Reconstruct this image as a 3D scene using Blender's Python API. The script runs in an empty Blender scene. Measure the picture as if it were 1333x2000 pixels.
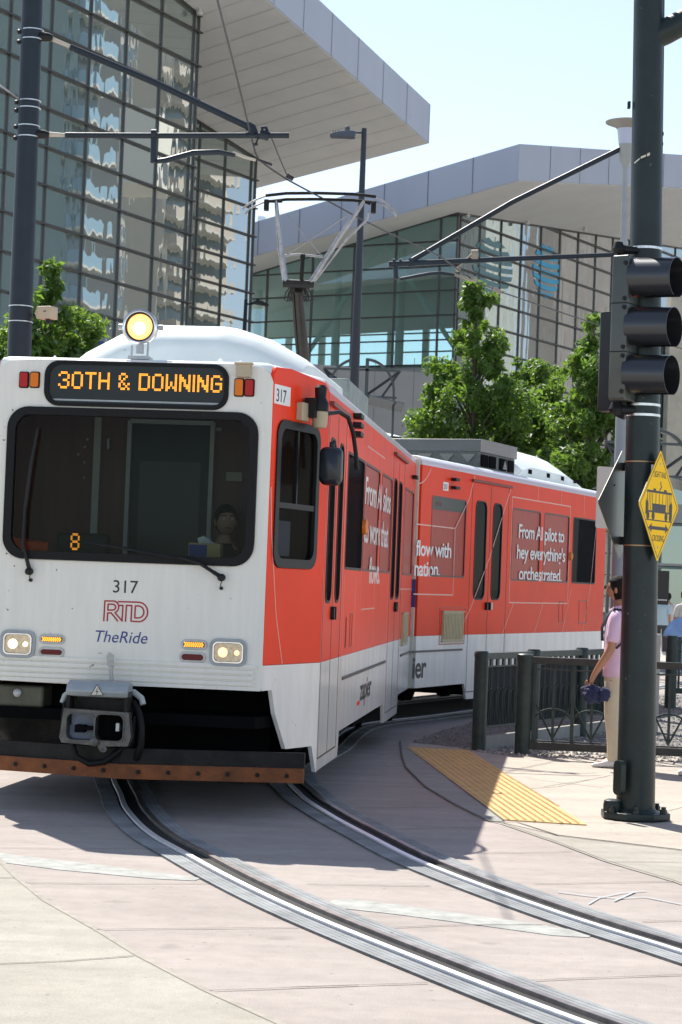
import bpy, bmesh, math, random
from mathutils import Vector, Matrix
from mathutils.geometry import tessellate_polygon
random.seed(7)
S = bpy.context.scene
COL = S.collection
sin, cos, pi = math.sin, math.cos, math.pi

# ------------------------------------------------------------------ camera, light, exposure
FOC, CH, PIT, ROLL = 3985.3, 1.6665, .0339, .0377      # focal length in photo pixels, eye height
CX, CY = 666.5, 1000.0
cp, sp, cr, sr = cos(PIT), sin(PIT), cos(ROLL), sin(ROLL)
cam_d = bpy.data.cameras.new('camera'); cam = bpy.data.objects.new('camera', cam_d); COL.objects.link(cam)
R0, U0, F0 = Vector((1,0,0)), Vector((0,-sp,cp)), Vector((0,cp,sp))
cr_ = R0*cr + U0*sr; cu_ = U0*cr - R0*sr
m = Matrix.Identity(4)
for i in range(3):
    m[i][0] = cr_[i]; m[i][1] = cu_[i]; m[i][2] = -F0[i]
m[2][3] = CH
cam.matrix_world = m
cam_d.sensor_fit = 'VERTICAL'; cam_d.sensor_height = 36; cam_d.lens = FOC/2000*36
cam_d.clip_start = .3; cam_d.clip_end = 3000
cam_d.dof.use_dof = True; cam_d.dof.focus_distance = 14.6; cam_d.dof.aperture_fstop = 10
S.camera = cam
SUN_V = Vector((-.335, .692, 1)).normalized()          # direction towards the sun
W_ = bpy.data.worlds.new("World"); S.world = W_; W_.use_nodes = True
nt = W_.node_tree
sky = nt.nodes.new('ShaderNodeTexSky'); sky.sky_type = 'NISHITA'; sky.sun_disc = False
sky.sun_elevation = math.asin(SUN_V.z); sky.sun_rotation = math.atan2(SUN_V.x, SUN_V.y)
sky.air_density = 1.0; sky.dust_density = .8; sky.ozone_density = 1.2; sky.altitude = 1600
bg = nt.nodes['Background']; bg.inputs['Strength'].default_value = .125
mxw = nt.nodes.new('ShaderNodeHueSaturation'); mxw.inputs['Saturation'].default_value = .72   # hazy, milky summer sky
nt.links.new(sky.outputs[0], mxw.inputs['Color']); nt.links.new(mxw.outputs[0], bg.inputs[0])
sl = bpy.data.lights.new('sun', 'SUN'); sl.energy = 4.9; sl.angle = math.radians(.5); sl.color = (1, .95, .87)
so = bpy.data.objects.new('sun', sl); COL.objects.link(so)
so.rotation_euler = SUN_V.to_track_quat('Z', 'Y').to_euler(); so.location = (-20, 40, 60)
S.view_settings.view_transform = 'Standard'; S.view_settings.look = 'None'
S.view_settings.gamma = 1; S.view_settings.exposure = .76
S.render.resolution_x = 682; S.render.resolution_y = 1024
S.render.engine = 'CYCLES'
S.cycles.max_bounces = 8; S.cycles.transparent_max_bounces = 12

# ------------------------------------------------------------------ geometry helpers
def ray(u, v):
    uu, vv = u-CX, v-CY
    a = uu*cr+vv*sr; b = -uu*sr+vv*cr
    return Vector((a/FOC, cp+b/FOC*sp, sp-b/FOC*cp))
CO = Vector((0,0,CH))
def gnd(u, v, z=0.0):
    d = ray(u, v); return CO+d*((z-CH)/d.z)
def at(u, v, Y):
    d = ray(u, v); return CO+d*(Y/d.y)
class Fr:
    def __init__(s, o, x, y=(0,0,1)):
        s.o = Vector(o); s.x = Vector(x).normalized(); s.y = Vector(y).normalized(); s.n = s.x.cross(s.y)
    def p(s, a, b, c=0): return s.o+s.x*a+s.y*b+s.n*c
    def inv(s, u, v, c=0):
        d = ray(u, v); o = s.o+s.n*c
        t = (o-CO).dot(s.n)/d.dot(s.n); P = CO+d*t-s.o
        return (P.dot(s.x), P.dot(s.y))
    def off(s, c): return Fr(s.o+s.n*c, s.x, s.y)
WORLD = Fr((0,0,0), (1,0,0), (0,1,0))                  # a=x, b=y, c=z

def rrect(a0, b0, a1, b1, r, n=6):
    r = min(r, abs(a1-a0)/2-1e-4, abs(b1-b0)/2-1e-4)
    out = []
    for (cx, cy, s0) in ((a1-r, b1-r, 0), (a0+r, b1-r, 90), (a0+r, b0+r, 180), (a1-r, b0+r, 270)):
        for k in range(n+1):
            t = math.radians(s0+90*k/n); out.append((cx+r*cos(t), cy+r*sin(t)))
    return out
def circ(cx, cy, r, n=24, ry=None):
    ry = ry or r
    return [(cx+r*cos(2*pi*k/n), cy+ry*sin(2*pi*k/n)) for k in range(n)]
def area2(l): return sum(l[i][0]*l[(i+1) % len(l)][1]-l[(i+1) % len(l)][0]*l[i][1] for i in range(len(l)))

ORG = {}
class MB:
    def __init__(s): s.v = []; s.f = []
    def add(s, vs, fs):
        b = len(s.v); s.v += [Vector(v) for v in vs]; s.f += [tuple(b+i for i in f) for f in fs]; return s
    def prism(s, fr, loops, c0, c1, caps=(True, True)):
        if not isinstance(loops[0][0], (list, tuple)): loops = [loops]
        loops = [list(l) for l in loops]
        if area2(loops[0]) < 0: loops[0].reverse()
        for l in loops[1:]:
            if area2(l) > 0: l.reverse()
        flat = [p for l in loops for p in l]; n = len(flat)
        tris = tessellate_polygon([[Vector((p[0], p[1], 0)) for p in l] for l in loops])
        vs = [fr.p(p[0], p[1], c0) for p in flat]+[fr.p(p[0], p[1], c1) for p in flat]
        fs = []
        for t in tris:
            a, b, c = t
            ar = (flat[b][0]-flat[a][0])*(flat[c][1]-flat[a][1])-(flat[c][0]-flat[a][0])*(flat[b][1]-flat[a][1])
            if ar < 0: a, c = c, a
            if caps[1]: fs.append((a+n, b+n, c+n))
            if caps[0]: fs.append((c, b, a))
        k = 0
        for l in loops:
            L = len(l)
            for i in range(L):
                j = (i+1) % L; fs.append((k+i, k+j, k+j+n, k+i+n))
            k += L
        return s.add(vs, fs)
    def sheet(s, fr, loops, c=0): return s.prism(fr, loops, c-.001, c)
    def box(s, fr, a0, a1, b0, b1, c0, c1):
        a0, a1 = min(a0,a1), max(a0,a1); b0, b1 = min(b0,b1), max(b0,b1); c0, c1 = min(c0,c1), max(c0,c1)
        vs = [fr.p(a, b, c) for c in (c0, c1) for a, b in ((a0,b0),(a1,b0),(a1,b1),(a0,b1))]
        return s.add(vs, [(3,2,1,0),(4,5,6,7),(0,1,5,4),(1,2,6,5),(2,3,7,6),(3,0,4,7)])
    def tube(s, pts, r, n=10, cap=True):
        pts = [Vector(p) for p in pts]; m_ = len(pts)
        rs = r if isinstance(r, (list, tuple)) else [r]*m_
        up = None; rings = []
        for i, p in enumerate(pts):
            t = (pts[min(i+1, m_-1)]-pts[max(i-1, 0)]).normalized()
            if up is None:
                up = Vector((0,0,1)) if abs(t.z) < .9 else Vector((1,0,0))
            x = up.cross(t).normalized(); up = t.cross(x).normalized()
            rings.append([p+(x*cos(2*pi*k/n)+up*sin(2*pi*k/n))*rs[i] for k in range(n)])
        vs = [v for rg in rings for v in rg]; fs = []
        for i in range(m_-1):
            for k in range(n):
                j = (k+1) % n; fs.append((i*n+k, i*n+j, (i+1)*n+j, (i+1)*n+k))
        if cap: fs += [tuple(reversed(range(n))), tuple((m_-1)*n+k for k in range(n))]
        return s.add(vs, fs)
    def lathe(s, o, axis, prof, n=24, x=None):          # prof: (radius, height along the axis)
        o = Vector(o); ax_ = Vector(axis).normalized()
        x = Vector(x).normalized() if x else (ax_.orthogonal().normalized())
        y = ax_.cross(x); vs = []; fs = []; m_ = len(prof)
        for (r, h) in prof:
            for k in range(n):
                t = 2*pi*k/n; vs.append(o+ax_*h+(x*cos(t)+y*sin(t))*r)
        for i in range(m_-1):
            for k in range(n):
                j = (k+1) % n; fs.append((i*n+k, i*n+j, (i+1)*n+j, (i+1)*n+k))
        if prof[0][0] > 1e-5: fs.append(tuple(reversed(range(n))))
        if prof[-1][0] > 1e-5: fs.append(tuple((m_-1)*n+k for k in range(n)))
        return s.add(vs, fs)
    def loft(s, rings, caps=True):                      # rings of equal length, closed
        n = len(rings[0]); vs = [Vector(p) for r in rings for p in r]; fs = []
        for i in range(len(rings)-1):
            for k in range(n):
                j = (k+1) % n; fs.append((i*n+k, i*n+j, (i+1)*n+j, (i+1)*n+k))
        if caps: fs += [tuple(reversed(range(n))), tuple((len(rings)-1)*n+k for k in range(n))]
        return s.add(vs, fs)
    def stroke(s, fr, pts, w, c0=0, c1=.002):           # flat line of width w along 2D points
        for i in range(len(pts)-1):
            a, b = Vector(pts[i]), Vector(pts[i+1]); d = (b-a)
            if d.length < 1e-6: continue
            d.normalize(); q = Vector((-d.y, d.x))*w/2; e = d*w*.25
            s.prism(fr, [tuple(a-q-e), tuple(b-q+e), tuple(b+q+e), tuple(a+q-e)], c0, c1+i*1e-5)
        return s
    def build(s, name, mat_, parent=None, origin=None, smooth=False, bevel=0, auto=None):
        if parent is not None: o = ORG[parent.name]
        else: o = Vector(origin) if origin is not None else Vector((0,0,0))
        me = bpy.data.meshes.new(name)
        me.from_pydata([tuple(v-o) for v in s.v], [], s.f)
        me.materials.append(mat_)
        bm = bmesh.new(); bm.from_mesh(me)
        if not getattr(s, 'raw', False): bmesh.ops.recalc_face_normals(bm, faces=bm.faces[:])
        bm.to_mesh(me); bm.free()
        if smooth:
            me.polygons.foreach_set('use_smooth', [True]*len(me.polygons))
            if smooth != 'all': me.set_sharp_from_angle(angle=math.radians(38))
        ob = bpy.data.objects.new(name, me); COL.objects.link(ob)
        if bevel:
            bv = ob.modifiers.new('bevel', 'BEVEL'); bv.width = bevel; bv.segments = 3; bv.limit_method = 'ANGLE'; bv.angle_limit = math.radians(40)
            me.polygons.foreach_set('use_smooth', [True]*len(me.polygons))
            me.set_sharp_from_angle(angle=math.radians(50))
        if parent is not None: ob.parent = parent
        else: ob.location = o
        ORG[ob.name] = o
        return ob
def build_each(mb, name, mat_, parent, **kw):
    """every loose piece of the builder becomes a part of its own"""
    par = list(range(len(mb.v)))
    def find(i):
        while par[i] != i: par[i] = par[par[i]]; i = par[i]
        return i
    for f in mb.f:
        for q in f[1:]: par[find(q)] = find(f[0])
    groups = {}
    for f in mb.f: groups.setdefault(find(f[0]), []).append(f)
    out = []
    for g in groups.values():
        idx = sorted({i for f in g for i in f}); mp = {i: k for k, i in enumerate(idx)}
        q = MB(); q.v = [mb.v[i] for i in idx]; q.f = [tuple(mp[i] for i in f) for f in g]; out.append(q.build(name, mat_, parent, **kw))
    return out
def tag(o, label=None, cat=None, group=None, kind=None):
    if label: o['label'] = label
    if cat: o['category'] = cat
    if group: o['group'] = group
    if kind: o['kind'] = kind
    return o
def thing(name, loc, label, cat, group=None):
    o = bpy.data.objects.new(name, None); COL.objects.link(o); o.location = loc; o.empty_display_size = .2
    ORG[o.name] = Vector(loc); return tag(o, label, cat, group)
def kids(o): return [c for c in bpy.data.objects if c.parent == o]
def dup(o, loc=None, rz=None, label=None, parent=None, scale=None):
    c = o.copy(); COL.objects.link(c); c.parent = parent
    if loc is not None: c.location = loc
    if rz is not None: c.rotation_euler = (0, 0, rz)
    if scale is not None: c.scale = (scale,)*3
    if label: c['label'] = label
    for k in kids(o): dup(k, parent=c)
    return c
def text_mb(txt, fr, a, b, h, align='LEFT', sx=1.0, shear=0, bold=0, c0=0, c1=.002, spacing=1.0):
    cu = bpy.data.curves.new('t', 'FONT'); cu.body = txt; cu.size = 1; cu.align_x = align
    cu.offset = bold; cu.shear = shear; cu.space_character = spacing; cu.resolution_u = 4; cu.extrude = .5
    ob = bpy.data.objects.new('t', cu); COL.objects.link(ob)
    dg = bpy.context.evaluated_depsgraph_get(); me = bpy.data.meshes.new_from_object(ob.evaluated_get(dg))
    mb = MB(); sc = h/.73
    mb.add([fr.p(a+v.co.x*sc*sx, b+v.co.y*sc, c1 if v.co.z > 0 else c0) for v in me.vertices], [tuple(p.vertices) for p in me.polygons])
    bpy.data.objects.remove(ob); bpy.data.curves.remove(cu); bpy.data.meshes.remove(me)
    return mb

# ------------------------------------------------------------------ materials
MATS = {}
def mat(name, col, rough=.5, metal=0, var=0, vscale=3, bump=0, bscale=40, spec=.5, coat=0, emit=None, estr=1, stretch=None, col2=None, spots=0, spotcol=(.1,.08,.06), trans=0, ior=None, alpha=1):
    if name in MATS: return MATS[name]
    mt = bpy.data.materials.new(name); mt.use_nodes = True; t = mt.node_tree; N = t.nodes; L = t.links
    b = N['Principled BSDF']
    b.inputs['Base Color'].default_value = (*col, 1); b.inputs['Roughness'].default_value = rough
    b.inputs['Metallic'].default_value = metal; b.inputs['Specular IOR Level'].default_value = spec
    b.inputs['Coat Weight'].default_value = coat; b.inputs['Coat Roughness'].default_value = .08
    if ior: b.inputs['IOR'].default_value = ior
    if emit: b.inputs['Emission Color'].default_value = (*emit, 1); b.inputs['Emission Strength'].default_value = estr
    tc = N.new('ShaderNodeTexCoord'); mp = N.new('ShaderNodeMapping'); L.new(tc.outputs['Object'], mp.inputs[0])
    if stretch: mp.inputs['Scale'].default_value = stretch
    colout = None
    if var or col2:
        nz = N.new('ShaderNodeTexNoise'); nz.inputs['Scale'].default_value = vscale; nz.inputs['Detail'].default_value = 6; nz.inputs['Roughness'].default_value = .62
        L.new(mp.outputs[0], nz.inputs['Vector'])
        rp = N.new('ShaderNodeValToRGB'); rp.color_ramp.elements[0].position = .32; rp.color_ramp.elements[1].position = .68
        c2 = col2 or tuple(max(0, c*(1-var)) for c in col); c1 = col if col2 else tuple(min(1, c*(1+var*.5)) for c in col)
        rp.color_ramp.elements[0].color = (*c2, 1); rp.color_ramp.elements[1].color = (*c1, 1)
        L.new(nz.outputs[0], rp.inputs[0]); colout = rp.outputs[0]
    if spots:
        vo = N.new('ShaderNodeTexNoise'); vo.inputs['Scale'].default_value = spots; vo.inputs['Detail'].default_value = 2
        L.new(tc.outputs['Object'], vo.inputs['Vector'])
        r2 = N.new('ShaderNodeValToRGB'); r2.color_ramp.elements[0].position = .735; r2.color_ramp.elements[1].position = .77
        L.new(vo.outputs[0], r2.inputs[0])
        mx = N.new('ShaderNodeMix'); mx.data_type = 'RGBA'; L.new(r2.outputs[0], mx.inputs[0])
        if colout: L.new(colout, mx.inputs[6])
        else: mx.inputs[6].default_value = (*col, 1)
        mx.inputs[7].default_value = (*spotcol, 1); colout = mx.outputs[2]
    if colout: L.new(colout, b.inputs['Base Color'])
    if bump:
        n2 = N.new('ShaderNodeTexNoise'); n2.inputs['Scale'].default_value = bscale; n2.inputs['Detail'].default_value = 5
        L.new(mp.outputs[0], n2.inputs['Vector'])
        bp = N.new('ShaderNodeBump'); bp.inputs['Strength'].default_value = bump; bp.inputs['Distance'].default_value = .02
        L.new(n2.outputs[0], bp.inputs['Height']); L.new(bp.outputs[0], b.inputs['Normal'])
    MATS[name] = mt; return mt
def glass(name, refl, trans_col, body=None, wob=0, wscale=.4, rough=.0, tint=(1,1,1), stretch=(1,1,.35), fres=False):
    """window pane: mix of a mirror with the pane's slight waviness and see-through / coated body"""
    mt = bpy.data.materials.new(name); mt.use_nodes = True; t = mt.node_tree; N = t.nodes; L = t.links
    N.remove(N['Principled BSDF']); out = N['Material Output']
    g = N.new('ShaderNodeBsdfGlossy'); g.inputs['Color'].default_value = (*tint, 1); g.inputs['Roughness'].default_value = rough
    if body is None:
        q = N.new('ShaderNodeBsdfTransparent'); q.inputs[0].default_value = (*trans_col, 1)
    else:
        q = N.new('ShaderNodeBsdfDiffuse'); q.inputs[0].default_value = (*body, 1)
    mx = N.new('ShaderNodeMixShader'); mx.inputs[0].default_value = refl
    if fres:
        f = N.new('ShaderNodeFresnel'); f.inputs[0].default_value = 1.5; ad = N.new('ShaderNodeMath'); ad.inputs[1].default_value = refl; L.new(f.outputs[0], ad.inputs[0]); L.new(ad.outputs[0], mx.inputs[0])
    L.new(q.outputs[0], mx.inputs[1]); L.new(g.outputs[0], mx.inputs[2]); L.new(mx.outputs[0], out.inputs[0])
    if wob:
        tc = N.new('ShaderNodeTexCoord'); mp = N.new('ShaderNodeMapping'); mp.inputs['Scale'].default_value = stretch
        nz = N.new('ShaderNodeTexNoise'); nz.inputs['Scale'].default_value = wscale; nz.inputs['Detail'].default_value = 2.5
        bp = N.new('ShaderNodeBump'); bp.inputs['Strength'].default_value = 1; bp.inputs['Distance'].default_value = wob
        L.new(tc.outputs['Object'], mp.inputs[0]); L.new(mp.outputs[0], nz.inputs['Vector']); L.new(nz.outputs[0], bp.inputs['Height']); L.new(bp.outputs[0], g.inputs['Normal'])
    MATS[name] = mt; return mt

white_face = mat('dirty white enamel', (.78,.765,.70), .4, var=.055, vscale=4, stretch=(5,5,.5), spots=26, spotcol=(.28,.23,.16), coat=.1, spec=.35)
white_side = mat('white side paint', (.78,.77,.745), .26, var=.12, vscale=3, stretch=(2,2,.4), coat=.2, spots=17, spotcol=(.5,.46,.40))
red = mat('orange red wrap', (.95,.050,.010), .36, var=.10, vscale=1.0, coat=.02, spec=.10)
red_win = mat('perforated red window film', (.44,.036,.020), .34, var=.12, vscale=6, coat=.03, spec=.18)
white_line = mat('white vinyl line', (.85,.84,.82), .3)
pinkline = mat('faint pink vinyl line', (.80,.42,.36), .3)
black_rub = mat('black rubber', (.010,.011,.012), .55, bump=.15, bscale=60, spec=.18)
dark_steel = mat('grimy undercarriage steel', (.018,.017,.016), .65, spec=.25, var=.5, vscale=6, bump=.3, bscale=25)
darkblack = mat('underframe black', (.005,.005,.006), .9, var=.3, spec=.05)
grey_metal = mat('worn grey casting', (.12,.12,.115), .45, metal=.6, var=.4, vscale=14, bump=.3, bscale=50)
lt_grey = mat('blue grey painted cover', (.34,.38,.40), .4, var=.15, vscale=9)
chrome = mat('chrome trim', (.75,.76,.77), .15, metal=1, var=.15, vscale=12)
rusty = mat('rusty orange scraper', (.21,.062,.014), .7, var=.45, vscale=7, bump=.3, bscale=60, spots=24, spotcol=(.05,.03,.02))
green_post = mat('dark green paint', (.015,.026,.026), .42, var=.3, vscale=4, coat=.1, spec=.3, spots=13, spotcol=(.09,.11,.10))
fence_green = mat('dark green fence enamel', (.032,.050,.045), .45, var=.35, spec=.35, vscale=9)
navy_post = mat('dark slate blue paint', (.017,.026,.038), .45, var=.15, spec=.3, vscale=6)
blackish = mat('black powder coat', (.013,.014,.016), .45, var=.2, spec=.25)
galv = mat('galvanised grey', (.42,.44,.45), .4, metal=.5, var=.2, vscale=15)
stainless = mat('stainless band', (.7,.7,.68), .28, metal=1, var=.25, vscale=30)
cream = mat('cream edging', (.62,.60,.50), .5, var=.15)
tan = mat('beige plastic', (.48,.40,.27), .5, var=.12)
yellow = mat('amber yellow sign sheeting', (1.0,.60,.004), .5, spec=.1)
blk_ink = mat('black ink', (.015,.013,.012), .5)
led = mat('amber led', (.3,.1,.0), .5, emit=(1,.36,.03), estr=1.3)
led_panel = mat('black led panel', (.020,.027,.028), .3, spec=.25)
navy_ink = mat('navy blue ink', (.02,.04,.22), .4)
red_ink = mat('deep red ink', (.38,.012,.02), .4)
lens_red = mat('dark red lens', (.12,.004,.006), .3, spec=.3)
lens_redb = mat('bright red lens', (.42,.008,.006), .3, spec=.3)
lens_amb = mat('amber lens', (.72,.17,.006), .3, spec=.3)
warm = mat('lit halogen lens', (1,.75,.5), .3, emit=(1,.50,.18), estr=1.3)
warm_w = mat('lit headlamp filament', (1,.9,.75), .3, emit=(1,.70,.42), estr=2.2)
reflector = mat('lamp reflector', (.74,.60,.42), .30, metal=.8, var=.25, vscale=40, bump=.4, bscale=90)
roofwhite = mat('white roof shroud', (.74,.79,.78), .42, var=.08, vscale=2, spots=22, spotcol=(.45,.45,.38))

# ------------------------------------------------------------------ convention hall positions (wall frames)
def wallframe(ox, oy, deg):
    a = math.radians(deg); return Fr((ox, oy, 0), (sin(a), cos(a), 0))
F1 = wallframe(-12.04, 79.24, 25.84); F2 = wallframe(-7.85, 102.61, 29.24)
F3 = wallframe(6.38, 122.61, 31.42);  F4 = wallframe(-4.88, 129.07, 120.8)
# for F1..F3 x runs away to the right: outward normal = x cross up = towards the right/near side

# ------------------------------------------------------------------ ground
def concrete(name, col, col2, streak=(1,1,1)):
    mt = bpy.data.materials.new(name); mt.use_nodes = True; t = mt.node_tree; N = t.nodes; L = t.links; b = N['Principled BSDF']
    b.inputs['Roughness'].default_value = .9; b.inputs['Specular IOR Level'].default_value = .25
    tc = N.new('ShaderNodeTexCoord')
    def noise(sc, det, stretch=(1,1,1), rough=.6):
        mp = N.new('ShaderNodeMapping'); mp.inputs['Scale'].default_value = stretch; nz = N.new('ShaderNodeTexNoise')
        nz.inputs['Scale'].default_value = sc; nz.inputs['Detail'].default_value = det; nz.inputs['Roughness'].default_value = rough
        L.new(tc.outputs['Object'], mp.inputs[0]); L.new(mp.outputs[0], nz.inputs['Vector']); return nz.outputs[0]
    def ramp(src, p0, p1, c0, c1):
        r = N.new('ShaderNodeValToRGB'); r.color_ramp.elements[0].position = p0; r.color_ramp.elements[1].position = p1
        r.color_ramp.elements[0].color = (*c0, 1); r.color_ramp.elements[1].color = (*c1, 1); L.new(src, r.inputs[0]); return r.outputs[0]
    def mul(a, b_, f=1):
        m_ = N.new('ShaderNodeMix'); m_.data_type = 'RGBA'; m_.blend_type = 'MULTIPLY'; m_.inputs[0].default_value = f; L.new(a, m_.inputs[6]); L.new(b_, m_.inputs[7]); return m_.outputs[2]
    g = lambda v: (v, v, v)
    c = ramp(noise(.55, 4), .35, .65, col2, col)                                  # big blotches
    c = mul(c, ramp(noise(2.2, 6, (.35,1.6,1)), .30, .62, g(.86), g(1.03)))          # broom and tyre streaks across the slab
    c = mul(c, ramp(noise(9, 5), .33, .60, g(.90), g(1.0)))                          # small stains
    c = mul(c, ramp(noise(150, 2), .36, .60, g(.84), g(1.04)))                       # sand grain
    c = mul(c, ramp(noise(3.3, 2, rough=.4), .70, .78, g(1.0), g(.80)))              # oil drips
    c = mul(c, ramp(noise(21, 2, rough=.4), .72, .76, g(1.0), g(.62)))               # chewing gum, chips
    L.new(c, b.inputs['Base Color'])
    bp = N.new('ShaderNodeBump'); bp.inputs['Strength'].default_value = .5; bp.inputs['Distance'].default_value = .006
    L.new(noise(110, 4), bp.inputs['Height']); L.new(bp.outputs[0], b.inputs['Normal'])
    MATS[name] = mt; return mt
pink_conc = concrete('pinkish concrete', (.405,.358,.330), (.360,.315,.288))
beige_conc = concrete('beige concrete', (.41,.385,.335), (.355,.33,.28))
walk_conc = concrete('sidewalk concrete', (.49,.44,.375), (.44,.395,.34))
curb_conc = concrete('grey kerb concrete', (.37,.36,.33), (.31,.30,.28))
far_ground = mat('pale plaza paving far', (.42,.39,.35), .9, var=.2, vscale=.4)
gb = MB(); gb.prism(WORLD, [(-700,-60),(700,-60),(700,1500),(-700,1500)], -.02, -.012)
tag(gb.build('ground', far_ground), kind='structure')
def gp(pts, z=0.0): return [tuple(gnd(u, v, z).xy) for u, v in pts]
def sheet_obj(name, pts2d, z, m_, kind='structure', thick=.012):
    b = MB(); b.prism(WORLD, pts2d, z-thick, z); o = b.build(name, m_); return tag(o, kind=kind)
# pink track slab covering the whole junction
sheet_obj('track_slab', [(-14,3),(12,3),(12,46),(-14,46)], .0, pink_conc)
bnd = [(0,1681),(31.5,1713),(89,1760),(192,1818),(273,1868),(404,1936),(546,2000)]
b1 = gp(bnd)
sheet_obj('road', [(-12,15.5), (b1[0][0]-1.5, b1[0][1]+3.4), *b1, (b1[-1][0]+.9, b1[-1][1]-1.2), (2.5,3.0), (-12,3.0)], .002, beige_conc)
# sidewalk right of the track
kerb_line = [(782,1450),(786,1480),(793,1500),(831,1538.5),(891,1574),(952,1604.5),(979,1610),(1078,1644),(1183,1684),(1315,1723),(1420,1760)]
tact = [(796,1462),(916,1468),(1146,1614),(985,1604)]
kp = gp(kerb_line)
sheet_obj('sidewalk', [*gp([(800,1452),(796,1462),(985,1604),(979,1607),(1089,1632),(1333,1661),(1440,1672)]), (11,12.5), (11,21.1), (1.2,21.1)], .005, walk_conc)
sheet_obj('kerb_strip', [*kp[:6], *gp([(979,1607),(985,1604),(796,1462),(800,1452),(790,1449)])], .009, curb_conc)
sheet_obj('apron', [*kp[6:], (9,9), (11,12.4), *gp([(1440,1672),(1333,1661),(1089,1632),(979,1607)])], .001, beige_conc)
# thin dark construction joints
jm = mat('joint filler', (.12,.105,.095), .9, var=.4, vscale=20)
jb = MB()
def joint(pts, w=.009, z=.006):
    P = [gnd(u, v, 0) for u, v in pts]; Q = []
    for i in range(len(P)-1):                           # broken into short wavering pieces
        n = max(1, int((P[i+1]-P[i]).length/.12))
        for k in range(n): Q.append(P[i].lerp(P[i+1], k/n)+Vector((random.uniform(-.002,.002), random.uniform(-.004,.004), 0)))
    Q.append(P[-1])
    rib(jb, Q, w, z)
def rib(mb, Q, w, z0, z1=None, off=0):
    L_ = []; R_ = []
    for i, p in enumerate(Q):
        t = (Q[min(i+1, len(Q)-1)]-Q[max(i-1, 0)]); t.z = 0; t.normalize(); n = Vector((-t.y, t.x, 0))
        L_.append(p+n*(off+w/2)); R_.append(p+n*(off-w/2))
    vs = []; fs = []
    for l, r in zip(L_, R_): vs += [(l.x, l.y, z0), (r.x, r.y, z0)]
    for i in range(len(Q)-1): fs.append((2*i, 2*i+1, 2*i+3, 2*i+2))
    mb.add(vs, fs)
for J in [[(-40,1657),(300,1660)], [(50,1726),(240,1727),(420,1727)], [(189,1817),(400,1815),(583,1813.5)], [(410,1937),(700,1926)],
          [(-40,1886),(130,1879),(262,1869)], [(-30,1716),(29,1716)], [(600,1728),(842,1732)], [(732,1814.5),(900,1808),(1084,1808)],
          [(996,1919),(1180,1911),(1380,1904)], [(570,1931),(836,1922)], [(908,1668),(1117,1665)], [(1045,1728),(1318,1723)], [(1254,1802),(1400,1797)],
          [(633,1536),(825,1538)], [(693.5,1580),(897,1577)], [(780,1620),(950,1617)], [(1183,1684),(1400,1686)],
          [(640,1500),(786,1498)], [(690,1470),(780,1470)], [(700,1444),(800,1442)], [(980,1545),(1090,1538),(1210,1512)], [(1030,1522),(1180,1540)], [(1062,1538),(1150,1524)], [(1290,1590),(1400,1560)]]:
    joint(J)
joint(kerb_line, .013, .0125); joint([(800,1464),(985,1606)], .012, .0135)
joint([(979,1608),(1010,1608),(1089,1633),(1200,1646),(1333,1662),(1400,1668)], .014, .0095)

jb.raw = False
tag(jb.build('pavement_joints', jm), kind='structure')
bb_ = MB(); Pb = [gnd(u, v, 0) for u, v in [(-90,1612)]+bnd+[(640,2050)]]; rib(bb_, Pb, .035, .0045)
tag(bb_.build('kerb_edge', mat('tan edge strip', (.33,.30,.255), .9, var=.25, vscale=14)), kind='structure')
# worn white paint and blue chalk marks
wp = mat('worn white road paint', (.345,.348,.325), .85, var=.3, vscale=9)
b = MB()
b.prism(WORLD, gp([(-20,1664),(40,1672),(160,1686),(395,1716),(380,1721),(300,1717),(120,1700),(-20,1682)]), -.002, .0035)
b.prism(WORLD, gp([(636,1768),(650,1759),(690,1757),(790,1770),(1000,1799),(1165,1824),(1150,1832),(1080,1828),(900,1803),(760,1785),(640,1772)]), -.002, .0035)
tag(b.build('road_markings', wp), kind='structure')
b = MB(); q = [gnd(*p) for p in [(1090,1744),(1150,1752),(1210,1757),(1260,1754),(1330,1768)]]; rib(b, q, .016, .0072)
rib(b, [gnd(*p) for p in [(1150,1768),(1170,1756),(1215,1746),(1262,1742)]], .010, .0075); rib(b, [gnd(*p) for p in [(1200,1762),(1240,1744)]], .014, .0078)
tag(b.build('chalk_marks', mat('blue survey chalk', (.36,.42,.46), .9)), kind='structure')

# tactile paving with domes
tb = MB(); tp_ = gp(tact)
tb.prism(WORLD, tp_, .0, .014)
e0 = Vector(tp_[0]); ea = (Vector(tp_[3])-e0); eb = (Vector(tp_[1])-e0)
def inpoly(p, poly):
    c = False
    for i in range(len(poly)):
        a, b_ = poly[i], poly[i-1]
        if (a[1] > p[1]) != (b_[1] > p[1]) and p[0] < (b_[0]-a[0])*(p[1]-a[1])/(b_[1]-a[1])+a[0]: c = not c
    return c
du = ea.normalized(); dv = Vector((du.y, -du.x))
if dv.dot(eb) < 0: dv = -dv
for i in range(-40, 180):
    for j in range(-5, 60):
        p = e0+du*(i*.06)+dv*(j*.06+.03)
        if inpoly(p, tp_):
            vs = [(p.x+.016*cos(k*pi/3), p.y+.016*sin(k*pi/3), .014) for k in range(6)]+[(p.x+.009*cos(k*pi/3), p.y+.009*sin(k*pi/3), .021) for k in range(6)]
            tb.add(vs, [(k, (k+1) % 6, 6+(k+1) % 6, 6+k) for k in range(6)]+[tuple(range(6, 12))])
for t in (.18,): pass
tag(tb.build('tactile_paving', mat('yellow tactile paving', (.62,.40,.16), .75, var=.15, vscale=6, bump=.2)), kind='structure')

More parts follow.
